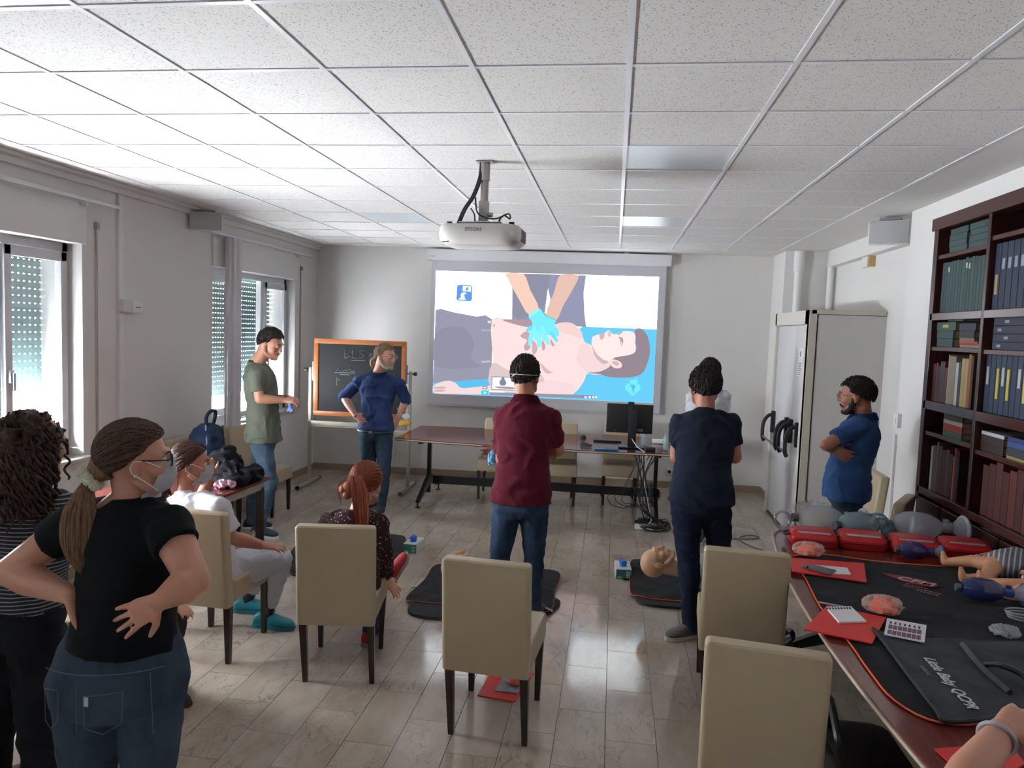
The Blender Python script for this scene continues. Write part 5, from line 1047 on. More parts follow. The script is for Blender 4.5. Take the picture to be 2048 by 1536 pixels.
for i in range(60):
    a = random.uniform(-1, 1); b = random.random(); tube(bm, [L(.05*a, -.09, .04), L(.055*a, -.125-.01*b, -.03), L(.058*a, -.12-.02*b, -.10), L(.05*a-.01, -.12-.02*b, -.15), L(.035*a-.01, -.11-.02*b, -.18-.04*b)], [.008, .009, .008, .006, .001], 5, 4)
ob('long_hair', bm, BH, t, world=True)
for s_ in 'LR':
    bm = B(); A_ = J['a'+s_]; K_ = J['k'+s_]; tube(bm, [lerp(A_, K_, .22), A_-V((0, 0, .045))], [.042, .034], 14); ob('sock', bm, BLACK, t, world=True)
# --- woman in black T-shirt (nearest)
Y2 = 1.95
t, L, hd, J, fr = person('woman in a black T-shirt and jeans with hands on her hips, ponytail with pale scrunchie', dict(head=(272, 921, 2.13), neck=(258, 992, 2.12), hip=(240, 1362, 2.13), sL=(158, 1044, 2.15), sR=(338, 1056, 2.10), eL=(20, 1143, 2.14), eR=(388, 1160, 2.02), wL=(140, 1190, 2.04), wR=(318, 1203, 1.93), kL=(180, 1620, 2.15), kR=(290, 1620, 2.15), aL=(190, 1830, 2.15), aR=(290, 1830, 2.13)),
    (-.25, 1, 0), (.80, .60, -.06), dict(skin=SK1, top=None, legs=DN['soft'], shoe=M('2A2A2E', .7), sole=PAPER, wrl=.005, legk=1.08, legtop=.4), sex='f', build=1.16, hipk=1.12, armk=1.22, hs=.97, hands={'L': ((.3, .1, -.95), (1, .25, .1), {'curl': .25, 'spread': .1}), 'R': ((-.82, -.05, -.50), (.15, 1, 0), {'curl': .12, 'spread': .13, 'fl': 1.08, 's': 1.05})}, vox=.0048, toes={'L': (-.3, 1, 0), 'R': (.1, 1, 0)}, hem=.06)
bm = B(); r_, ff_, up_, H_, N_, Lg_ = fr[:6]
loft(bm, [(H_+up_*(tt*Lg_)+ff_*fo, r_*hw, ff_*hd_) for tt, hw, hd_, fo in ((.225, .184, .150, 0), (.26, .178, .146, 0), (.38, .163, .134, .008), (.55, .160, .134, .012), (.72, .166, .13, .008), (.84, .160, .112, 0), (.93, .118, .088, -.005), (.985, .068, .065, -.004), (1.01, .056, .056, -.004))], 32)
for s_ in 'LR':
    S_, E_ = J['s'+s_], J['e'+s_]; tube(bm, [lerp(N_, S_, .25)-up_*.03, S_], [.058, .070], 16); ball(bm, S_, .074); e1 = lerp(S_, E_, .36); tube(bm, [S_, e1], [.074, .073], 18)
bm = remesh(bm, .0065, 2, .5, wr=.008, wrs=6); ob('t_shirt', bm, fabric('090B0E', '0F1216', .35), t, world=True)
PH = hairmat('2A1B15', '5C4234'); PB = hairmat('3E2A20', '8A6A4C')
CW = ((-1, -.75), (-.6, -.66), (-.25, -.42), (.0, -.15), (.3, .08), (.5, .36), (.7, .5), (1, .55))
bm = haircap(*hd, .97, thick=.0135, noise_a=.002, seg=96, curve=CW, strand=60, top=.004); sleek(bm, hd, (-.1, -1, -.42), 460, .0155, .97, r=.0034, wob=.1, curve=CW); ob('hair', bm, PH, t, world=True)
bm = B(); pc = L(-.01, -.128, -.062)
tube(bm, [L(0, -.09, -.02), pc], [.05, .022], 14)
for i in range(150):
    a = random.uniform(0, 2*pi); rr = math.sqrt(random.random()); dx, dy = cos(a)*rr, sin(a)*rr; ln = .27+.05*(1-rr)*random.random()
    base = pc+V((0, -.01, -.02))
    tube(bm, [base+V((dx*.014, dy*.012, .01)), base+V((dx*.052-.016, dy*.032-.01, -ln*.28)), base+V((dx*.060-.02, dy*.034-.012, -ln*.6)), base+V((dx*.042-.016, dy*.024-.012, -ln*.85)), base+V((dx*.010-.004, dy*.01-.01, -ln))], [.0045, .0052, .005, .0038, .0008], 5, 4)
ob('ponytail', bm, PB, t, world=True)
bm = B(); ax = (L(0, -.125, -.055)-L(0, -.09, -.02)).normalized(); a_, b_, d_ = frame(ax)
pts = [pc+(a_*cos(q_)+b_*sin(q_))*(.030+.006*sin(q_*7))+d_*.006*sin(q_*5) for q_ in [2*pi*i/42 for i in range(43)]]; tube(bm, pts, [.013+.004*sin(i*2.1) for i in range(43)], 10)
ball(bm, pc+a_*.03+b_*.01, (.016, .016, .02)); ball(bm, pc-a_*.03-b_*.02, (.02, .014, .014)); ob('scrunchie', remesh(bm, .004, 1, .4, wr=.006, wrs=90), M('CDD0B8', .9, vary=.06, bump=.3, sheen=.4), t, world=True)
glasses(t, L, BLACK, w=.0024); facemask_on(t, L); eyes(t, L, hd[2])
bm = B(); ball(bm, L(.087, -.004, -.036), .005, None, 10); ball(bm, L(-.087, -.004, -.036), .005, None, 10); ob('earring', bm, M('E8E4DC', .15), t, world=True)
# jeans details: waistband, pockets, tab
r_, ff_, up_, H_, N_, Lg_, pr_, pf_ = fr
def seatpt(u, v, out=.0):
    # point on the back of the hips; u across, v up (metres)
    hw, hdp = .172*1.05*.9*1.16*1.12+.014, .118*.9*1.16*1.12+.020
    a = u/hw; return H_+pr_*(hw*sin(a))-pf_*(hdp*cos(a)*(1-.0*v)+out+.012)+V((0, 0, v))
ST = M('566274', .8)
bm = B()
for u_, w_ in ((-.165, .075), (.018, .115)):
    poly = [(u_-w_/2, .045), (u_+w_/2, .055), (u_+w_*.46, -.045), (u_+.0, -.075), (u_-w_*.46, -.055), (u_-w_/2, .045)]; pts = []
    for (u0, v0), (u1, v1) in zip(poly, poly[1:]):
        for k in range(5): pts.append(seatpt(u0+(u1-u0)*k/5, v0+(v1-v0)*k/5-.01, .001))
    tube(bm, pts+[pts[0]], .0013, 4)
tube(bm, [seatpt(.155+.01*k/6, .09-.2*k/6, .0) for k in range(7)], .0013, 4); tube(bm, [seatpt(-.06+.0*k, .08-.16*k/6, .001) for k in range(7)], .0011, 4)
ob('pocket_stitching', bm, ST, t, world=True)
bm = B(); tube(bm, [seatpt(u, .098, -.006) for u in [(-.20+.01*i) for i in range(41)]], .0018, 4); ob('waistband_seam', bm, ST, t, world=True)
bm = B(); pt = seatpt(.0, -.006, .0); box(bm, seatpt(-.030, .018, .001), (.012, .004, .028)); ob('pocket_tab', bm, M('B8C4CC', .6), t, world=True)
# --- curly-haired woman
t, L, hd, J, fr = person('woman with long dark curly hair in a grey striped top at the left edge', dict(head=(72, 893, 2.42), neck=(62, 985, 2.42), hip=(40, 1245, 2.44), sL=(-22, 1010, 2.44), sR=(120, 1012, 2.42), eL=(-45, 1120, 2.50), eR=(120, 1120, 2.52), wL=(20, 1130, 2.70), wR=(60, 1125, 2.70), kL=(-20, 1500, 2.46), kR=(80, 1500, 2.46), aL=(-10, 1740, 2.46), aR=(85, 1740, 2.46)),
    (.1, 1, 0), (.25, 1, -.05), dict(skin=SK1, top=None, legs=denim('15161A', '202228'), shoe=M('222', .6) if 0 else M('222226', .6), sole=PAPER, legk=1.15, cuff=1.2), sex='f', build=1.05, hands={'L': ((1, .2, 0), (0, -1, 0), {}), 'R': ((-1, .2, 0), (0, -1, 0), {})}, toes={'L': (-.1, 1, 0), 'R': (.1, 1, 0)})
def stripes():
    t_ = NT('striped_knit'); w_ = t_.n('ShaderNodeTexWave'); w_.wave_type = 'BANDS'; w_.bands_direction = 'Z'; w_.inputs['Scale'].default_value = 22; w_.inputs['Distortion'].default_value = .8; w_.inputs['Detail Scale'].default_value = .5; t_.l(t_.mapped(), w_.inputs['Vector'])
    t_.l(t_.ramp(w_.outputs[1], [(.78, '1E1F24'), (.88, '8E8E92')]), t_.b.inputs['Base Color']); t_.b.inputs['Roughness'].default_value = .9; t_.bump(t_.noise(t_.mapped(), 8, 3), .4, .02); return t_.m
bm = B(); r_, ff_, up_, H_, N_, Lg_ = fr[:6]
loft(bm, [(H_+up_*(tt*Lg_)+ff_*fo, r_*hw, ff_*hd_) for tt, hw, hd_, fo in ((.18, .165, .135, 0), (.38, .152, .125, .008), (.58, .16, .13, .012), (.74, .168, .125, .008), (.86, .16, .108, 0), (.94, .115, .085, -.005), (1.0, .07, .065, -.004))], 28)
for s_ in 'LR':
    S_, E_ = J['s'+s_], J['e'+s_]; tube(bm, [lerp(N_, S_, .25)-up_*.03, S_], [.055, .06], 16); ball(bm, S_, .062); tube(bm, [S_, lerp(S_, E_, .9)], [.063, .058], 18)
ob('striped_top', remesh(bm, .009, 2, .5, wr=.008, wrs=7), stripes(), t, world=True)
CHM = hairmat('1C1310', '4E3A2E'); random.seed(11)
bm = B(); hc_, hr_, hf_, hu_ = hd; ball(bm, L(0, -.03, .02), (.105, .115, .115)); ball(bm, L(0, -.07, -.09), (.11, .075, .1)); ball(bm, L(-.01, -.07, -.17), (.10, .06, .09))
ob('hair', remesh(bm, .009, 2, .5, wr=.025, wrs=26), CHM, t, world=True)
bm = B()
for i in range(230):
    th = random.uniform(pi*.95, pi*2.05) if random.random() < .8 else random.uniform(0, 2*pi); z0 = random.uniform(-.06, .13); rr = .108*math.sqrt(max(.15, 1-(z0/.15)**2))
    x0, y0 = rr*cos(th), rr*sin(th)*1.02-.02
    if y0 > .04 and z0 < .05: continue
    ln = random.uniform(.12, .27)*(1 if z0 < .06 else .9); ra = random.uniform(.006, .011); tw = random.uniform(24, 36)/.25; ph = random.uniform(0, 6); pts = []
    n = int(ln/.007)
    for k in range(n):
        s = k*ln/n; ox = 1+min(s, .12)*1.6
        px_, py_ = x0*ox*(1-.6*max(0, s-.16)), y0*ox; pts.append(L(px_+ra*cos(tw*s*.9+ph), py_+ra*sin(tw*s*.9+ph), z0-s+.015*max(0, .3-s*8)))
    if len(pts) > 3: tube(bm, pts, [.0048]*(len(pts)-1)+[.001], 5)
o = ob('curls', bm, CHM, t, world=True); o['kind'] = 'stuff'
# --- seated person hidden behind her
t, L, hd, J, fr = person('seated dark-haired woman in red almost hidden behind the woman in black', dict(head=(296, 1018, 3.30), neck=(272, 1070, 3.30), hip=(262, 1222, 3.28), sL=(262, 1092, 3.46), sR=(270, 1098, 3.14), eL=(300, 1165, 3.5), eR=(296, 1180, 3.12), wL=(340, 1170, 3.42), wR=(332, 1205, 3.20), kL=(352, 1230, 3.44), kR=(348, 1240, 3.22), aL=(312, 1372, 3.42), aR=(322, 1392, 3.28)),
    (.95, .3, 0), (.95, .2, -.1), dict(skin=SK1, top=fabric('7A2832', '8E3040', .4), legs=denim('3A2E2E', '4A3C3A'), shoe=M('2A1C18', .6), sole=M('1E1614', .6), ss=.85, sleeve=.8), sex='f', hands={'R': ((.95, 0, -.25), (0, 0, -1), {}), 'L': ((.95, 0, -.25), (0, 0, -1), {})}, toes={'L': (1, .1, 0), 'R': (1, 0, 0)}, vox=.009, hs=.97)
shorthair(t, hd, hairmat('120C0C', '2E1E1A'), thick=.016, low=.15); glasses(t, L, BLACK)
# --- person at the lower right, only the wrist in view
t, L, hd, J, fr = person('person at the bottom right corner, bare forearm with a pale bracelet', dict(head=V((1.93, .97, 1.22)), neck=V((1.88, .94, 1.05)), hip=V((1.8, .84, .52)), sL=V((1.7, 1.0, .99)), sR=V((1.93, .78, .99)), eL=(1905, 1600, 1.50), eR=V((1.96, 1.10, .80)), wL=(2004, 1462, 1.72), wR=V((1.84, 1.26, .80)), kL=V((1.56, 1.2, .5)), kR=V((1.76, 1.34, .5)), aL=V((1.54, 1.24, .09)), aR=V((1.74, 1.4, .09))),
    (-.5, 1, 0), (-.4, 1, -.2), dict(skin=SK1, top=fabric('241A28', '302234', .4), legs=denim('20242C', '2C323C'), shoe=M('2A2A2E', .6), sole=PAPER, sleeve=.5), hands={'L': ((.75, .5, .18), (.1, .5, -1), {'curl': .5}), 'R': ((-.5, 1, 0), (0, 0, -1), {})}, toes={'L': (-.3, 1, 0), 'R': (-.3, 1, 0)}, sex='f', build=1.15, vox=.006)
shorthair(t, hd, hairmat('120C0C', '2E1E1A'), thick=.014)
W_ = J['wL']; E_ = J['eL']; dd = (W_-E_).normalized(); a_, b_, _ = frame(dd); c_ = W_-dd*.035
bm = B(); tube(bm, [c_+(a_*cos(q_)*.036+b_*sin(q_)*.034) for q_ in [2*pi*i/24 for i in range(25)]], .0055, 8); ob('bracelet', bm, M('A8ACB8', .3, metal=.3), t, world=True)
bm = B(); box(bm, (1.78, .80, .43), (.44, .44, .05), rz=.4, bev=.02)
for dx, dy in ((-.17, -.17), (.17, -.17), (-.17, .17), (.17, .17)): cyl(bm, (1.78+dx, .80+dy, 0), (1.78+dx, .80+dy, .42), .018)
solo('stool', bm, LEATHER, 'cream padded stool under the person at the lower right corner', 'stool')
# ------------------------------------------------------------------ floor kit
def flatpoly(px, z=.004, th=.012, smooth=4, wob=.004):
    pv = [PZ(x, y, z) for x, y in px]; n = len(pv); out = []
    for i in range(n):
        a, b, c, d = pv[i-1], pv[i], pv[(i+1) % n], pv[(i+2) % n]
        for j in range(smooth): s = j/smooth; out.append(.5*((2*b)+(c-a)*s+(2*a-5*b+4*c-d)*s*s+(3*b-a-3*c+d)*s**3))
    return out if smooth else pv
def clothpoly(pts, th, amp=.006, grid=.02, seed=0, z0=None):
    """filled wavy cloth from an outline: grid of cells clipped to the outline"""
    from mathutils.geometry import delaunay_2d_cdt
    z = pts[0].z if z0 is None else z0
    co = [V((p.x, p.y)) for p in pts]; n = len(co); xs = [c.x for c in co]; ys = [c.y for c in co]
    def inside(x, y):
        k = False; j = n-1
        for i in range(n):
            if (co[i].y > y) != (co[j].y > y) and x < (co[j].x-co[i].x)*(y-co[i].y)/(co[j].y-co[i].y)+co[i].x: k = not k
            j = i
        return k
    ins = []
    x = min(xs)
    while x < max(xs):
        y = min(ys)
        while y < max(ys):
            if inside(x, y) and min((V((x, y))-c).length for c in co) > grid*.5: ins.append(V((x, y)))
            y += grid
        x += grid
    r = delaunay_2d_cdt(co+ins, [], [list(range(n))], 1, 1e-6); bm = bmesh.new()
    top = [bm.verts.new((v.x, v.y, z+th+amp*max(0, noise.noise(V((v.x*9, v.y*9, seed)))+.2*noise.noise(V((v.x*30, v.y*30, seed)))))) for v in r[0]]
    for f in r[2]:
        try: bm.faces.new([top[i] for i in f])
        except ValueError: pass
    bnd = [e for e in bm.edges if len(e.link_faces) == 1]; ex = bmesh.ops.extrude_edge_only(bm, edges=bnd)
    for v in [g for g in ex['geom'] if isinstance(g, bmesh.types.BMVert)]: v.co.z = z
    return bm
def trim(pts, z, r=.004, closed=True):
    bm = B(); tube(bm, [V((p.x, p.y, z)) for p in pts]+([V((pts[0].x, pts[0].y, z))] if closed else []), r, 6); return bm
MATG = fabric('25262A', '2E2F34', .3)
# mat behind red-haired woman's chair
pts = flatpoly([(575, 1122), (600, 1086), (650, 1070), (790, 1072), (812, 1084), (806, 1108), (770, 1130), (700, 1155), (590, 1150)])
t = thing('training_mat', 'dark folded training mat on the floor in front of the red-haired woman', 'mat', pts[0]); ob('cloth', clothpoly(pts, .014, .006), MATB, t, world=True); ob('piping', trim(pts, .012), M('9A5A48', .7), t, world=True)
bm = B(); tube(bm, [PZ(578, 1140, .01), PZ(585, 1150, .02), PZ(603, 1152, .01), PZ(590, 1143, .012), PZ(578, 1140, .01)], .006, 6, 4); ob('strap', bm, BLACK, t, world=True)
# middle mat
pts = flatpoly([(822, 1212), (826, 1232), (900, 1240), (1075, 1232), (1108, 1222), (1112, 1200), (1000, 1190), (880, 1190)], smooth=4)
t = thing('carry_bag', 'black flat carry bag under the middle mat', 'bag', pts[0]); ob('bag', clothpoly(pts, .016, .004, .03), MATG, t, world=True); ob('edge', trim(pts, .01), BLACK, t, world=True)
pts = flatpoly([(812, 1198), (850, 1160), (873, 1131), (940, 1128), (1010, 1128), (1090, 1140), (1120, 1150), (1110, 1180), (1106, 1212), (1085, 1225), (980, 1222), (880, 1208), (835, 1204)], z=.022)
t = thing('training_mat', 'black mat with orange piping under the middle mannequin', 'mat', pts[0]); ob('cloth', clothpoly(pts, .008, .014, .02, 4), MATB, t, world=True); ob('piping', trim(pts, .026), M('A85A40', .7), t, world=True)
bm = B(); tube(bm, [PZ(1080, 1212, .045), PZ(1082, 1232, .045)], .008, 6); ob('orange_tag', bm, ORANGE, t, world=True); bm = B(); tube(bm, [PZ(1088, 1214, .045), PZ(1105, 1222, .04)], .006, 6); ob('white_tag', bm, PAPER, t, world=True)
bm = B(); box(bm, PZ(832, 1173, .006), (.06, .03, .006), rz=.3); solo('fabric_tab', bm, GREYPL, 'grey fabric tab lying left of the middle mat', 'tab')
# right mat
pts = flatpoly([(1276, 1196), (1280, 1208), (1310, 1214), (1370, 1219), (1440, 1222), (1440, 1195), (1340, 1190)], smooth=4)
t = thing('carry_bag', 'black flat carry bag under the right mat', 'bag', pts[0]); ob('bag', clothpoly(pts, .016, .004, .03), MATG, t, world=True); ob('edge', trim(pts, .01), BLACK, t, world=True)
pts = flatpoly([(1261, 1186), (1260, 1150), (1262, 1124), (1280, 1120), (1360, 1122), (1450, 1128), (1480, 1160), (1470, 1205), (1380, 1204), (1310, 1199), (1275, 1192)], z=.022)
t = thing('training_mat', 'black mat with bright orange piping under the right mannequin', 'mat', pts[0]); ob('cloth', clothpoly(pts, .008, .014, .02, 8), MATB, t, world=True); ob('piping', trim(pts, .026), ORANGE, t, world=True)
# mannequins
def mannequin(label, hc, hu, hf, body_dir, shirt, y, k=1.0, kh=1.0):
    t = thing('mannequin', label, 'mannequin', (hc.x, hc.y, .03)); hu = V(hu).normalized(); hf = V(hf); hf = (hf-hu*hf.dot(hu)).normalized(); hr = hf.cross(hu)
    bm = B(); L, R = head_parts(bm, hc, hr, hf, hu, 1.02, 1.0); b = V(body_dir).normalized(); nb = hc-hu*.13; tube(bm, [L(0, -.02, -.03), L(0, -.03, -.14), L(0, -.03, -.19)], [.055, .056, .06], 16)
    ob('head', remesh(bm, .005, 3, .5), M('C89E7C', .5, vary=.08, scale=12, bump=.03), t, world=True)
    c0 = L(0, -.03, -.2); up = V((0, 0, 1)); s = b.cross(up).normalized(); bm = B()
    loft(bm, [(c0+b*d*k, s*w, up*h*kh) for d, w, h in ((-.035, .07, .055), (.0, .12, .07), (.05, .2, .095), (.15, .22, .105), (.3, .2, .1), (.45, .19, .09), (.5, .15, .07))], 26, .85); ob('torso', remesh(bm, .01, 3, .5, wr=.006), shirt, t, world=True)
    eyes_b = B()
    for k in (-1, 1): tube(eyes_b, [L(k*.018, .094, .008), L(k*.032, .093, .004), L(k*.045, .084, .008)], .002, 5); ball(eyes_b, L(k*.007, .112, -.034), .0035, None, 6)
    ob('face_lines', eyes_b, M('7A5040', .7), t, world=True); return t, L
SH = fabric('9A9CA6', 'A8AAB2', .4)
mannequin('tan resuscitation mannequin in grey shirt lying by the man in navy', P(1316, 1124, 5.15)+V((0, 0, 0)), (-1, -.05, .05), (.12, .1, 1), (1, 0, 0), SH, 5.1)
mannequin('resuscitation mannequin lying behind the middle chair', P(916, 1132, 5.05), (-1, -.05, .05), (.15, .1, 1), (1, .0, 0), SH, 5.0, .55, .7)
# glove boxes
def glovebox(label, px, py, rz, front, topc):
    c = PZ(px, py, 0); t = thing('glove_box', label, 'box', c, rz)
    bm = B(); box(bm, (0, .06, .04), (.12, .22, .078), bev=.002, seg=1); ob('carton', bm, M('C9CCC9', .5, vary=.03), t)
    bm = B(); box(bm, (0, -.0505, .038), (.118, .002, .072)); f = ob('front_print', bm, M(front, .5), t, smooth=False)
    bm = B()
    for i in range(4): box(bm, (.035, -.0522, .016+.013*i), (.035, .001, .006))
    box(bm, (-.03, -.0522, .015), (.04, .001, .007)); ob('print_lines', bm, M('B8D8C8', .6), f, smooth=False)
    bm = B(); box(bm, (.035, -.0522, .064), (.03, .001, .014)); ob('print_badge', bm, M('2A78C0', .5), f, smooth=False)
    bm = B(); c2 = V((0, .04, .082)); ball(bm, c2, (.028, .035, .014))
    for k in range(7): a = k*.9; tube(bm, [c2, c2+V((.02*cos(a), .026*sin(a), .03+.008*(k % 2))), c2+V((.034*cos(a), .04*sin(a), .02+.012*(k % 3)))], [.014, .012, .006], 6)
    ob('glove', remesh(bm, .005, 1, .4, wr=.006, wrs=60), M('1E6ECC', .5, vary=.1), t)
glovebox('green and white glove box with blue gloves near the red-haired woman', 823, 1103, radians(-4), '2F7A66', 0); glovebox('green and white glove box with blue gloves by the right mat', 1246, 1154, radians(4), '1F5A52', 0)
bm = B(); box(bm, PZ(1253, 1158, .006), (.05, .03, .008)); solo('black_tag', bm, BLACK, 'small black tag beside the right glove box', 'tag')
# folder under the middle chair
def quad_px(px, z, th): pv = [PZ(x, y, z) for x, y in px]; bm = B(); prism(bm, pv, None, (0, 0, th)); return bm
solo('red_folder', quad_px([(955, 1392), (1030, 1405), (1068, 1348), (985, 1340)], .001, .006), REDF, 'red folder lying on the floor under the middle chair', 'folder', smooth=False)
solo('photo_booklet', quad_px([(990, 1383), (1034, 1388), (1060, 1352), (1012, 1346)], .0072, .006), M('8C8C94', .4, vary=.6, scale=25), 'glossy picture booklet on the red floor folder', 'booklet', smooth=False)
def orange_pack(label, c, s=1.0, seed=0, rz=0):
    t = thing('mask_packet', label, 'packet', c, rz); bm = B(); lathe(bm, (0, 0, .004*s), (0, 0, 1), [(0, .05*s), (.012*s, .062*s), (.024*s, .05*s), (.036*s, .03*s), (.05*s, .026*s)], 24); bm = remesh(bm, .006*s, 2, .5, wr=.012, wrs=30); ob('orange_mask', bm, M('E04A20', .5, vary=.15), t)
    bm = B(); ball(bm, (0, 0, .028*s), (.085*s, .07*s, .032*s)); bm = remesh(bm, .007*s, 1, .5, wr=.02*s, wrs=26); 
    for v in bm.verts: v.co.z = max(v.co.z, .001)
    ob('clear_bag', bm, M('F0D8D0', .08, vary=.02, bump=.6, scale=60, alpha=.30), t)
orange_pack('orange mask in a clear packet on the floor booklet', PZ(1030, 1366, .0135), .62)
bm = B(); tube(bm, [PZ(1552, 1290, .03), PZ(1562, 1272, .12), PZ(1580, 1262, .2), PZ(1585, 1275, .16), PZ(1572, 1290, .1), PZ(1590, 1302, .03)], .016, 8, 5); box(bm, PZ(1560, 1295, .06), (.22, .14, .11), bev=.04); solo('black_backpack', bm, BLACK, 'black bag with looped strap on the floor by the equipment table', 'bag')
bm = B(); box(bm, V((1.02, 2.9, .2)), (.3, .38, .38), bev=.07); tube(bm, [V((.9, 2.75, .36)), V((.86, 2.7, .5)), V((.9, 2.95, .52)), V((.92, 3.0, .36))], .014, 8, 5); solo('black_backpack', bm, BLACK, 'black bag standing under the equipment table', 'bag')
# ------------------------------------------------------------------ left side: backpack, jacket, shiny packet
t = thing('backpack', 'blue backpack with looped handle on the chair by the left wall', 'backpack', (-3.52, 6.0, .47))
bm = B(); loft(bm, [(V((-3.52, 6.0, .475+z)), V((.13*k, 0, 0)), V((0, .17*k, 0))) for z, k in ((0, .9), (.03, 1), (.25, 1.0), (.42, .9), (.5, .68), (.53, .3))], 26, .7); ob('pack', remesh(bm, .012, 2, .5, wr=.012, wrs=9), fabric('22304A', '30425E', .4), t, world=True)
bm = B(); tube(bm, [V((-3.5, 5.96, .98)), V((-3.49, 5.94, 1.07)), V((-3.47, 5.98, 1.12)), V((-3.47, 6.05, 1.11)), V((-3.49, 6.08, 1.05)), V((-3.5, 6.06, .98))], .016, 8, 5); ob('handle_loop', bm, M('182438', .8), t, world=True)
bm = B(); tube(bm, [V((-3.45, 5.83, .6)), V((-3.44, 5.86, .8)), V((-3.47, 5.9, .96)), V((-3.5, 5.95, 1.0))], .008, 6, 4); ob('zip', bm, M('8FA4C4', .5), t, world=True)
t = thing('jacket', 'black jacket heaped on the small red table', 'jacket', PZ(455, 965, .75)); c_ = P(455, 935, 4.95)
bm = B(); c_ = V((c_.x, c_.y, .75))
for k, (dx, dy, rx, rz_) in enumerate(((0, 0, .13, .09), (-.1, .05, .12, .12), (.1, -.05, .11, .06), (.16, .06, .07, .07), (-.05, .1, .1, .14))): ball(bm, c_+V((dx, dy, rz_*.7)), (rx, .1, rz_))
for k in range(6): a = k; tube(bm, [c_+V((-.15+.05*k, -.05, .02)), c_+V((-.1+.05*k, .0, .15-.02*k)), c_+V((-.05+.05*k, .06, .05))], .03, 8, 4)
bm = remesh(bm, .009, 2, .5, wr=.03, wrs=11)
for v in bm.verts: v.co.z = max(v.co.z, .7465)
ob('cloth', bm, fabric('0C0D12', '14151C', .5), t, world=True)
bm = B(); c_ = PZ(450, 975, .75); ball(bm, c_+V((0, 0, .02)), (.07, .06, .028)); bm = remesh(bm, .006, 1, .5, wr=.03, wrs=22)
for v in bm.verts: v.co.z = max(v.co.z, .7465)
solo('foil_packet', bm, M('C49AA8', .18, vary=.2, metal=.4), 'crumpled shiny pink packet on the small red table', 'packet')
# ------------------------------------------------------------------ equipment table
TT = .7455
pts = flatpoly([(1570, 1120), (1640, 1110), (1760, 1125), (1900, 1135), (2060, 1140), (2120, 1200), (2110, 1300), (2080, 1360), (1990, 1440), (1880, 1448), (1790, 1405), (1735, 1340), (1700, 1290), (1640, 1215), (1605, 1150)], z=TT, smooth=4)
t = thing('training_mat', 'black cloth mat with orange piping spread over the right table', 'mat', pts[0]); ob('cloth', clothpoly(pts, .003, .006, .03, 12), MATB, t, world=True); ob('piping', trim(pts, TT+.005, .0035), ORANGE, t, world=True)
# printed emblem on the mat
c_ = PZ(1830, 1163, TT+.0075); ux = (PZ(1860, 1170, TT)-PZ(1800, 1157, TT)).normalized(); uy = V((-ux.y, ux.x, 0))
bm = B(); prism(bm, [c_+ux*x+uy*y for x, y in ((-.16, .02), (-.09, .045), (0, .05), (.07, .045), (.1, .01), (.085, -.03), (.03, -.05), (-.03, -.045), (-.09, -.015))], None, (0, 0, .0012)); ob('emblem', bm, M('7A1F2C', .7), t, world=True, smooth=False)
WT = M('B8A8AC', .7); text('CFM', .085, basis(c_+V((0, 0, .002)), ux, uy), WT, 'lettering', t, bold=.001, shear=.2)
for i, tx in enumerate(('Centro', 'Formazione', 'Medica')): text(tx, .034, basis(c_+ux*(.02+.03*i)-uy*(.075+.034*i), ux, uy), M('8A5A62', .7), 'lettering', t)
# grey case cloth with lettering
pts = flatpoly([(1745, 1262), (1765, 1272), (1850, 1285), (1905, 1284), (1960, 1290), (2080, 1300), (2110, 1390), (2020, 1430), (1960, 1445), (1888, 1448), (1870, 1425), (1820, 1360), (1775, 1300)], z=TT+.010, smooth=4)
GC = fabric('2E3336', '3A4042', .3); t = thing('carry_case', 'dark grey infant mannequin carry case with white lettering', 'case', pts[0]); ob('cloth', clothpoly(pts, .016, .008, .03, 21), GC, t, world=True); ob('edge_tape', trim(pts, TT+.022, .006), BLACK, t, world=True)
a_ = PZ(1862, 1322, TT+.033); b_ = PZ(1938, 1408, TT+.033); ux = (b_-a_).normalized(); uy = V((-ux.y, ux.x, 0)); m_ = (a_+b_)/2
text('Little Baby QCPR', .052, basis(m_, ux, uy), M('C4C8CC', .6), 'lettering', t, bold=.0006, shear=.25); text('LAERDAL', .018, basis(m_-uy*.05-ux*.07, ux, uy), M('6A7074', .6), 'lettering', t)
bm = B(); pp = [PZ(1925, 1288, TT+.035), PZ(1950, 1320, TT+.04), PZ(1985, 1355, TT+.04), PZ(2020, 1385, TT+.035)]; a_, b_ = pp[0], pp[-1]; tube(bm, pp, .012, 4, 4); tube(bm, [PZ(1965, 1330, TT+.04), PZ(2000, 1330, TT+.075), PZ(2045, 1350, TT+.06), PZ(2060, 1375, TT+.04)], .011, 6, 4); ob('handle_strap', bm, BLACK, t, world=True)
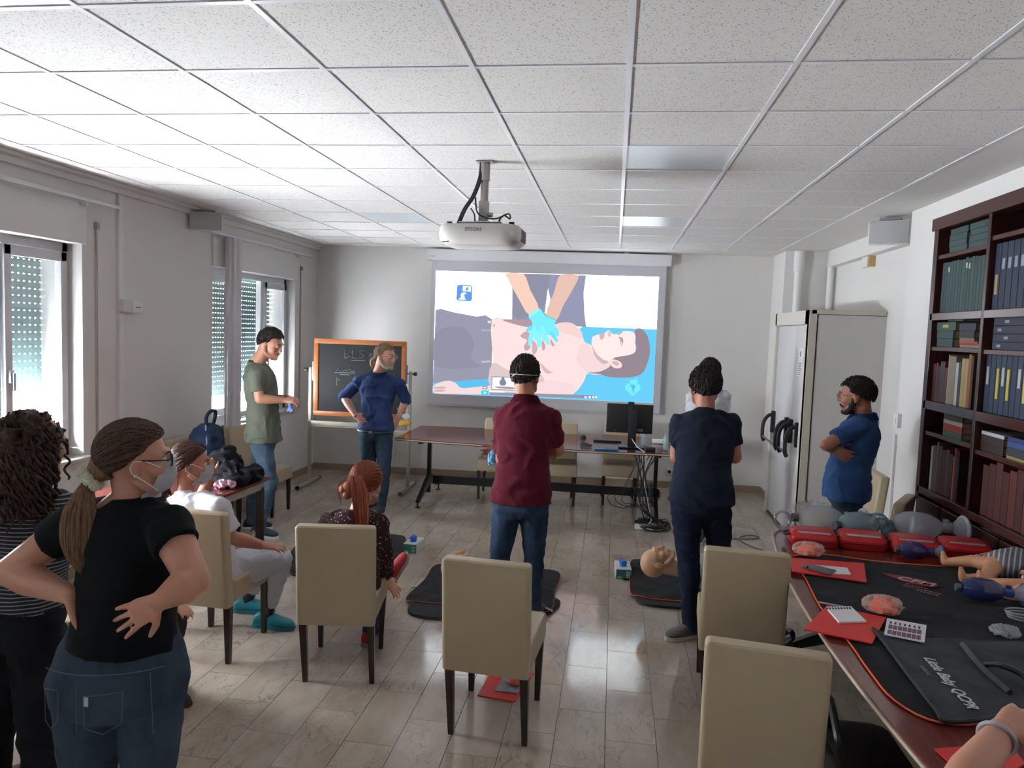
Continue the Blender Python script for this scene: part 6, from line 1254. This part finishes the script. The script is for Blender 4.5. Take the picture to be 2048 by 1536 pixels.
# red folders etc
solo('red_folder', quad_px([(1581, 1117), (1728, 1128), (1733, 1166), (1583, 1144)], TT+.012, .005), REDF, 'red folder at the far end of the right table under the phone', 'folder', smooth=False)
solo('red_folder', quad_px([(1655, 1212), (1772, 1237), (1744, 1289), (1608, 1260)], TT+.011, .005), REDF, 'red folder on the right table under the white notepad', 'folder', smooth=False)
solo('red_folder', quad_px([(1868, 1500), (2020, 1490), (2050, 1530), (1960, 1580)], TT+.001, .005), REDF, 'red folder at the bottom right corner of the table', 'folder', smooth=False)
solo('paper_slip', quad_px([(1632, 1131), (1694, 1136), (1702, 1150), (1650, 1148)], TT+.0175, .003), PAPER, 'white paper sheet beside the phone on the far red folder', 'paper', smooth=False)
t = thing('smartphone', 'dark smartphone lying face down on the far red folder', 'phone', PZ(1638, 1142, TT+.021)); bm = quad_px([(1602, 1133), (1618, 1130), (1672, 1143), (1660, 1151)], TT+.0212, .008); ob('body', bm, M('6A6A70', .3, metal=.5), t, world=True); bm = B(); cyl(bm, PZ(1615, 1134, TT+.029), PZ(1615, 1134, TT+.0305), .006, None, 10); ob('camera_lens', bm, BLACK, t, world=True)
t = thing('notepad', 'white spiral notepad on the nearer red folder', 'notepad', PZ(1690, 1232, TT+.017)); ob('pages', quad_px([(1652, 1217), (1702, 1216), (1733, 1246), (1678, 1247)], TT+.0165, .008), PAPER, t, world=True, smooth=False)
bm = B()
for i in range(9): p_ = lerp(PZ(1654, 1217, TT+.026), PZ(1700, 1216, TT+.026), i/8); cyl(bm, p_+V((0, -.006, 0)), p_+V((0, .006, 0)), .003)
ob('spiral', bm, BLACK, t, world=True)
bm = B(); tube(bm, [PZ(1636, 1204, TT+.016), PZ(1700, 1216, TT+.016)], .004, 6); solo('pen', bm, M('9AA0AC', .3), 'thin pen lying above the notepad', 'pen')
t = thing('instruction_card', 'white folded card with two rows of small pictures', 'card', PZ(1812, 1262, TT+.01)); ob('card', quad_px([(1774, 1238), (1853, 1252), (1849, 1286), (1768, 1270)], TT+.034, .004), PAPER, t, world=True, smooth=False)
Q = [PZ(1774, 1238, TT+.0385), PZ(1853, 1252, TT+.0385), PZ(1849, 1286, TT+.0385), PZ(1768, 1270, TT+.0385)]
def bil(u, v): return lerp(lerp(Q[0], Q[1], u), lerp(Q[3], Q[2], u), v)
bm = B()
for i in range(7):
    for v0, v1 in ((.32, .56), (.64, .88)): u0 = .07+.12*i; prism(bm, [bil(u0, v0), bil(u0+.105, v0), bil(u0+.105, v1), bil(u0, v1)], None, (0, 0, .0006))
ob('small_pictures', bm, M('6A4A5E', .5, vary=.6, scale=60), t, world=True, smooth=False)
bm = B()
for i in range(7): u0 = .08+.12*i; prism(bm, [bil(u0, .12), bil(u0+.05, .1), bil(u0+.06, .24), bil(u0+.01, .26)], None, (0, 0, .0006))
ob('small_symbols', bm, M('2E3038', .6), t, world=True, smooth=False)
orange_pack('orange mask in crumpled clear packet at the far left table corner', PZ(1618, 1108, TT+.012), 1.0); orange_pack('orange mask in clear packet near the middle of the right table', PZ(1766, 1222, TT+.012), 1.0)
# red trainer cases
for i, (x, nm) in enumerate(((1620, 'leftmost of the four, beside the crumpled packet'), (1725, 'second from the left of the four'), (1828, 'third from the left of the four'), (1930, 'rightmost of the four, by the baby mannequins'))):
    c_ = PZ(x, 1100, TT); y_ = 4.40+.015*(i % 2); c_ = V((1.185+.272*i, y_-.02*i*.3, TT+.0005)); t = thing('red_case', 'red padded trainer case with silver stripe, '+nm, 'case', c_, radians(-4), 'red cases in a row on the right table')
    bm = B(); loft(bm, [((.0, .0, 0), V((.12, 0, 0)), V((0, .085, 0))), ((0, 0, .02), V((.131, 0, 0)), V((0, .095, 0))), ((0, .0, .05), V((.129, 0, 0)), V((0, .09, 0))), ((0, .015, .078), V((.116, 0, 0)), V((0, .065, 0))), ((0, .02, .084), V((.1, 0, 0)), V((0, .05, 0)))], 28, .4); ob('shell', bm, M('B0141A', .4, vary=.06, bump=.15), t)
    bm = B(); box(bm, (0, -.094, .036), (.22, .006, .006)); ob('zip', bm, M('5A0A10', .6), t, smooth=False)
    bm = B(); box(bm, (0, -.055, .076), (.18, .014, .003), R=Matrix.Rotation(.65, 3, 'X')); ob('silver_stripe', bm, M('A9AAB0', .3, metal=.5, scale=80, vary=.4), t, smooth=False)
    bm = B(); tube(bm, [(-.125, -.03, .06), (-.155, -.03, .05), (-.155, .03, .05), (-.125, .03, .06)], .006, 6, 3); ob('side_handle', bm, BLACK, t)
# resuscitator bags
def resus(label, c, rz, col, s=1.0, alpha=.55, mask=True, blue=None):
    t = thing('resuscitator_bag', label, 'resuscitator', c, rz); bm = B(); lathe(bm, (-.1*s, 0, .065*s), (1, 0, 0), [(0, .02*s), (.012*s, .042*s), (.05*s, .06*s), (.1*s, .064*s), (.15*s, .058*s), (.19*s, .038*s), (.205*s, .022*s)], 28); ob('bulb', bm, M(col, .1, vary=.05, bump=.15, alpha=alpha), t)
    bm = B(); lathe(bm, (.1*s, 0, .065*s), (1, 0, 0), [(0, .02*s), (.02*s, .026*s), (.045*s, .026*s), (.05*s, .018*s)], 18); cyl(bm, (.125*s, 0, .065*s), (.125*s, 0, .1*s), .014*s); ob('valve', bm, M(blue or '9AA4B0', .2, vary=.05, alpha=.8), t)
    if mask:
        bm = B(); lathe(bm, (.15*s, 0, .06*s), (1, 0, .1), [(0, .016*s), (.015*s, .03*s), (.04*s, .046*s), (.05*s, .052*s)], 24); m_ = ob('face_cup', bm, M('C8D0DC', .08, vary=.02, bump=0, alpha=.4), t)
        bm = B(); tube(bm, [V((.2*s, .052*s*cos(a), .062*s+.052*s*sin(a))) for a in [2*pi*i/20 for i in range(21)]], .009*s, 8); ob('cuff', bm, M(blue or 'AEB8C6', .3, alpha=.85), m_)
    bm = B(); cyl(bm, (-.105*s, 0, .065*s), (-.13*s, 0, .065*s), .02*s); ob('inlet', bm, M('4A4E56', .4), t)
resus('clear resuscitator in a plastic bag behind the leftmost red case', (1.30, 4.68, TT+.001), .1, 'D0D6E0', 1.3, .4); resus('grey-teal resuscitator bulb behind the second red case', (1.50, 4.60, TT+.001), .35, '7F98A2', 1.25, .65, mask=False)
resus('white translucent resuscitator behind the third red case', (1.84, 4.64, TT+.001), .05, 'C8D0E2', 1.35, .45); resus('deep blue small resuscitator in front of the red cases', (1.66, 4.20, TT+.008), 0, '202A58', .72, .8, blue='2A3A78'); resus('deep blue small resuscitator beside the baby mannequin feet', (1.72, 3.57, TT+.008), -.1, '1C2C5C', .85, .8, blue='24469A')
bm = B(); tube(bm, [V((1.08+.045*cos(a), 4.68, TT+.06+.055*sin(a))) for a in [2*pi*i/20 for i in range(21)]], .009, 8); solo('mask_ring', bm, M('B0B4B8', .2, alpha=.6), 'clear ring mask standing at the far left table corner', 'mask')
bm = B(); tube(bm, [V((1.55, 4.7, TT+.02)), V((1.58, 4.7, TT+.11)), V((1.66, 4.7, TT+.13)), V((1.72, 4.68, TT+.07))], .008, 8, 5); solo('blue_tube', bm, M('2E8FA8', .35), 'blue hose arching over the clear resuscitators', 'hose')
t = thing('infant_mask', 'round blue-grey infant mask cup behind the red cases', 'mask', (1.69, 4.64, TT)); bm = B(); ball(bm, (0, 0, .055), (.05, .045, .053)); ob('cup', bm, M('4F7390', .1, alpha=.7, vary=.1), t); bm = B(); cyl(bm, (.06, -.02, .03), (.11, -.02, .03), .022); ob('port', bm, M('8AA0AC', .2, alpha=.8), t)
bm = B(); ball(bm, (1.26, 4.72, TT+.09), (.15, .09, .088)); bm = remesh(bm, .009, 1, .5, wr=.03, wrs=16)
for v in bm.verts: v.co.z = max(v.co.z, TT+.0005)
solo('plastic_bag', bm, M('D8DCE2', .1, alpha=.22, vary=.05, bump=.6, scale=50), 'crumpled clear plastic bag around the leftmost resuscitator', 'bag')
t = thing('airway_kit', 'clear coiled tubing with plastic pouch at the right edge of the table', 'tubing', PZ(2030, 1240, TT)); bm = B(); c_ = PZ(2045, 1235, TT+.02)
for k in range(3): tube(bm, [c_+V((.055*cos(a)*(1+.12*k), .045*sin(a), .012*k)) for a in [2*pi*i/20 for i in range(21)]], .0045, 6)
ob('coil', bm, M('9AA0A4', .2, alpha=.75), t, world=True); bm = B(); c_ = PZ(2012, 1262, TT+.02); ball(bm, c_, (.06, .05, .02)); ob('pouch', remesh(bm, .007, 1, .5, wr=.015, wrs=25), M('A6AEB8', .15, alpha=.6, bump=.4), t, world=True)
# baby mannequins
BS = M('C08A68', .5, vary=.06, bump=.04)
def stripes_baby():
    t_ = NT('baby_stripe'); w_ = t_.n('ShaderNodeTexWave'); w_.wave_type = 'BANDS'; w_.bands_direction = 'X'; w_.inputs['Scale'].default_value = 14; w_.inputs['Distortion'].default_value = .3; t_.l(t_.mapped(rot=(0, 0, .5)), w_.inputs['Vector'])
    t_.l(t_.ramp(w_.outputs[1], [(.72, '5E6068'), (.82, 'B4B6BC')]), t_.b.inputs['Base Color']); t_.b.inputs['Roughness'].default_value = .9; return t_.m
SBM = stripes_baby()
def baby(label, f1, k1, f2, k2, hp, dirn, clothed=True):
    t = thing('baby_mannequin', label, 'mannequin', (hp.x, hp.y, TT+.01)); d = V(dirn).normalized(); up = V((0, 0, 1)); s = d.cross(up); bm = B()
    for (f_, k_) in ((f1, k1), (f2, k2)):
        tube(bm, [hp, k_, f_], [.042, .032, .020], 14); ball(bm, k_, .032); ball(bm, f_, .021); fd = (f_-k_).normalized(); tube(bm, [f_, f_+fd*.008+up*.028, f_+fd*.012+up*.05], [.021, .0175, .011], 10); ball(bm, f_+fd*.013+up*.05, .012)
        ball(bm, f_-fd*.002-up*.004, .018)
    loft(bm, [(hp+d*x, s*w, up*h) for x, w, h in ((-.04, .04, .035), (0, .07, .055), (.08, .075, .058), (.16, .075, .06), (.2, .05, .04), (.22, .03, .03))], 20); ball(bm, hp+d*.29+up*.012, .065)
    for k in (-1, 1): tube(bm, [hp+d*.17+s*k*.07, hp+d*.12+s*k*.12, hp+d*.05+s*k*.13], [.025, .022, .017], 10); ball(bm, hp+d*.03+s*k*.13, .018)
    ob('body', remesh(bm, .006, 3, .5), BS, t, world=True)
    if clothed: bm = B(); loft(bm, [(hp+d*x, s*w, up*h) for x, w, h in ((-.02, .07, .055), (.02, .087, .07), (.09, .09, .073), (.17, .088, .072), (.205, .06, .05))], 24); ob('romper', remesh(bm, .008, 2, .5, wr=.005, wrs=12), SBM, t, world=True)
zb = TT+.06
baby('baby mannequin in a grey striped romper, feet pointing left', PZ(1890, 1124, TT+.03), PZ(1945, 1122, TT+.06), PZ(1926, 1157, TT+.025), PZ(1968, 1158, TT+.035), V((1.97, 3.98, TT+.065)), (.55, .25, .05)); baby('bare-legged baby mannequin nearer the camera', PZ(1962, 1164, TT+.03), PZ(2018, 1170, TT+.055), PZ(1980, 1182, TT+.025), PZ(2030, 1188, TT+.035), V((1.99, 3.70, TT+.05)), (.9, -.1, 0))
bpy.data.scenes.remove(_ws)
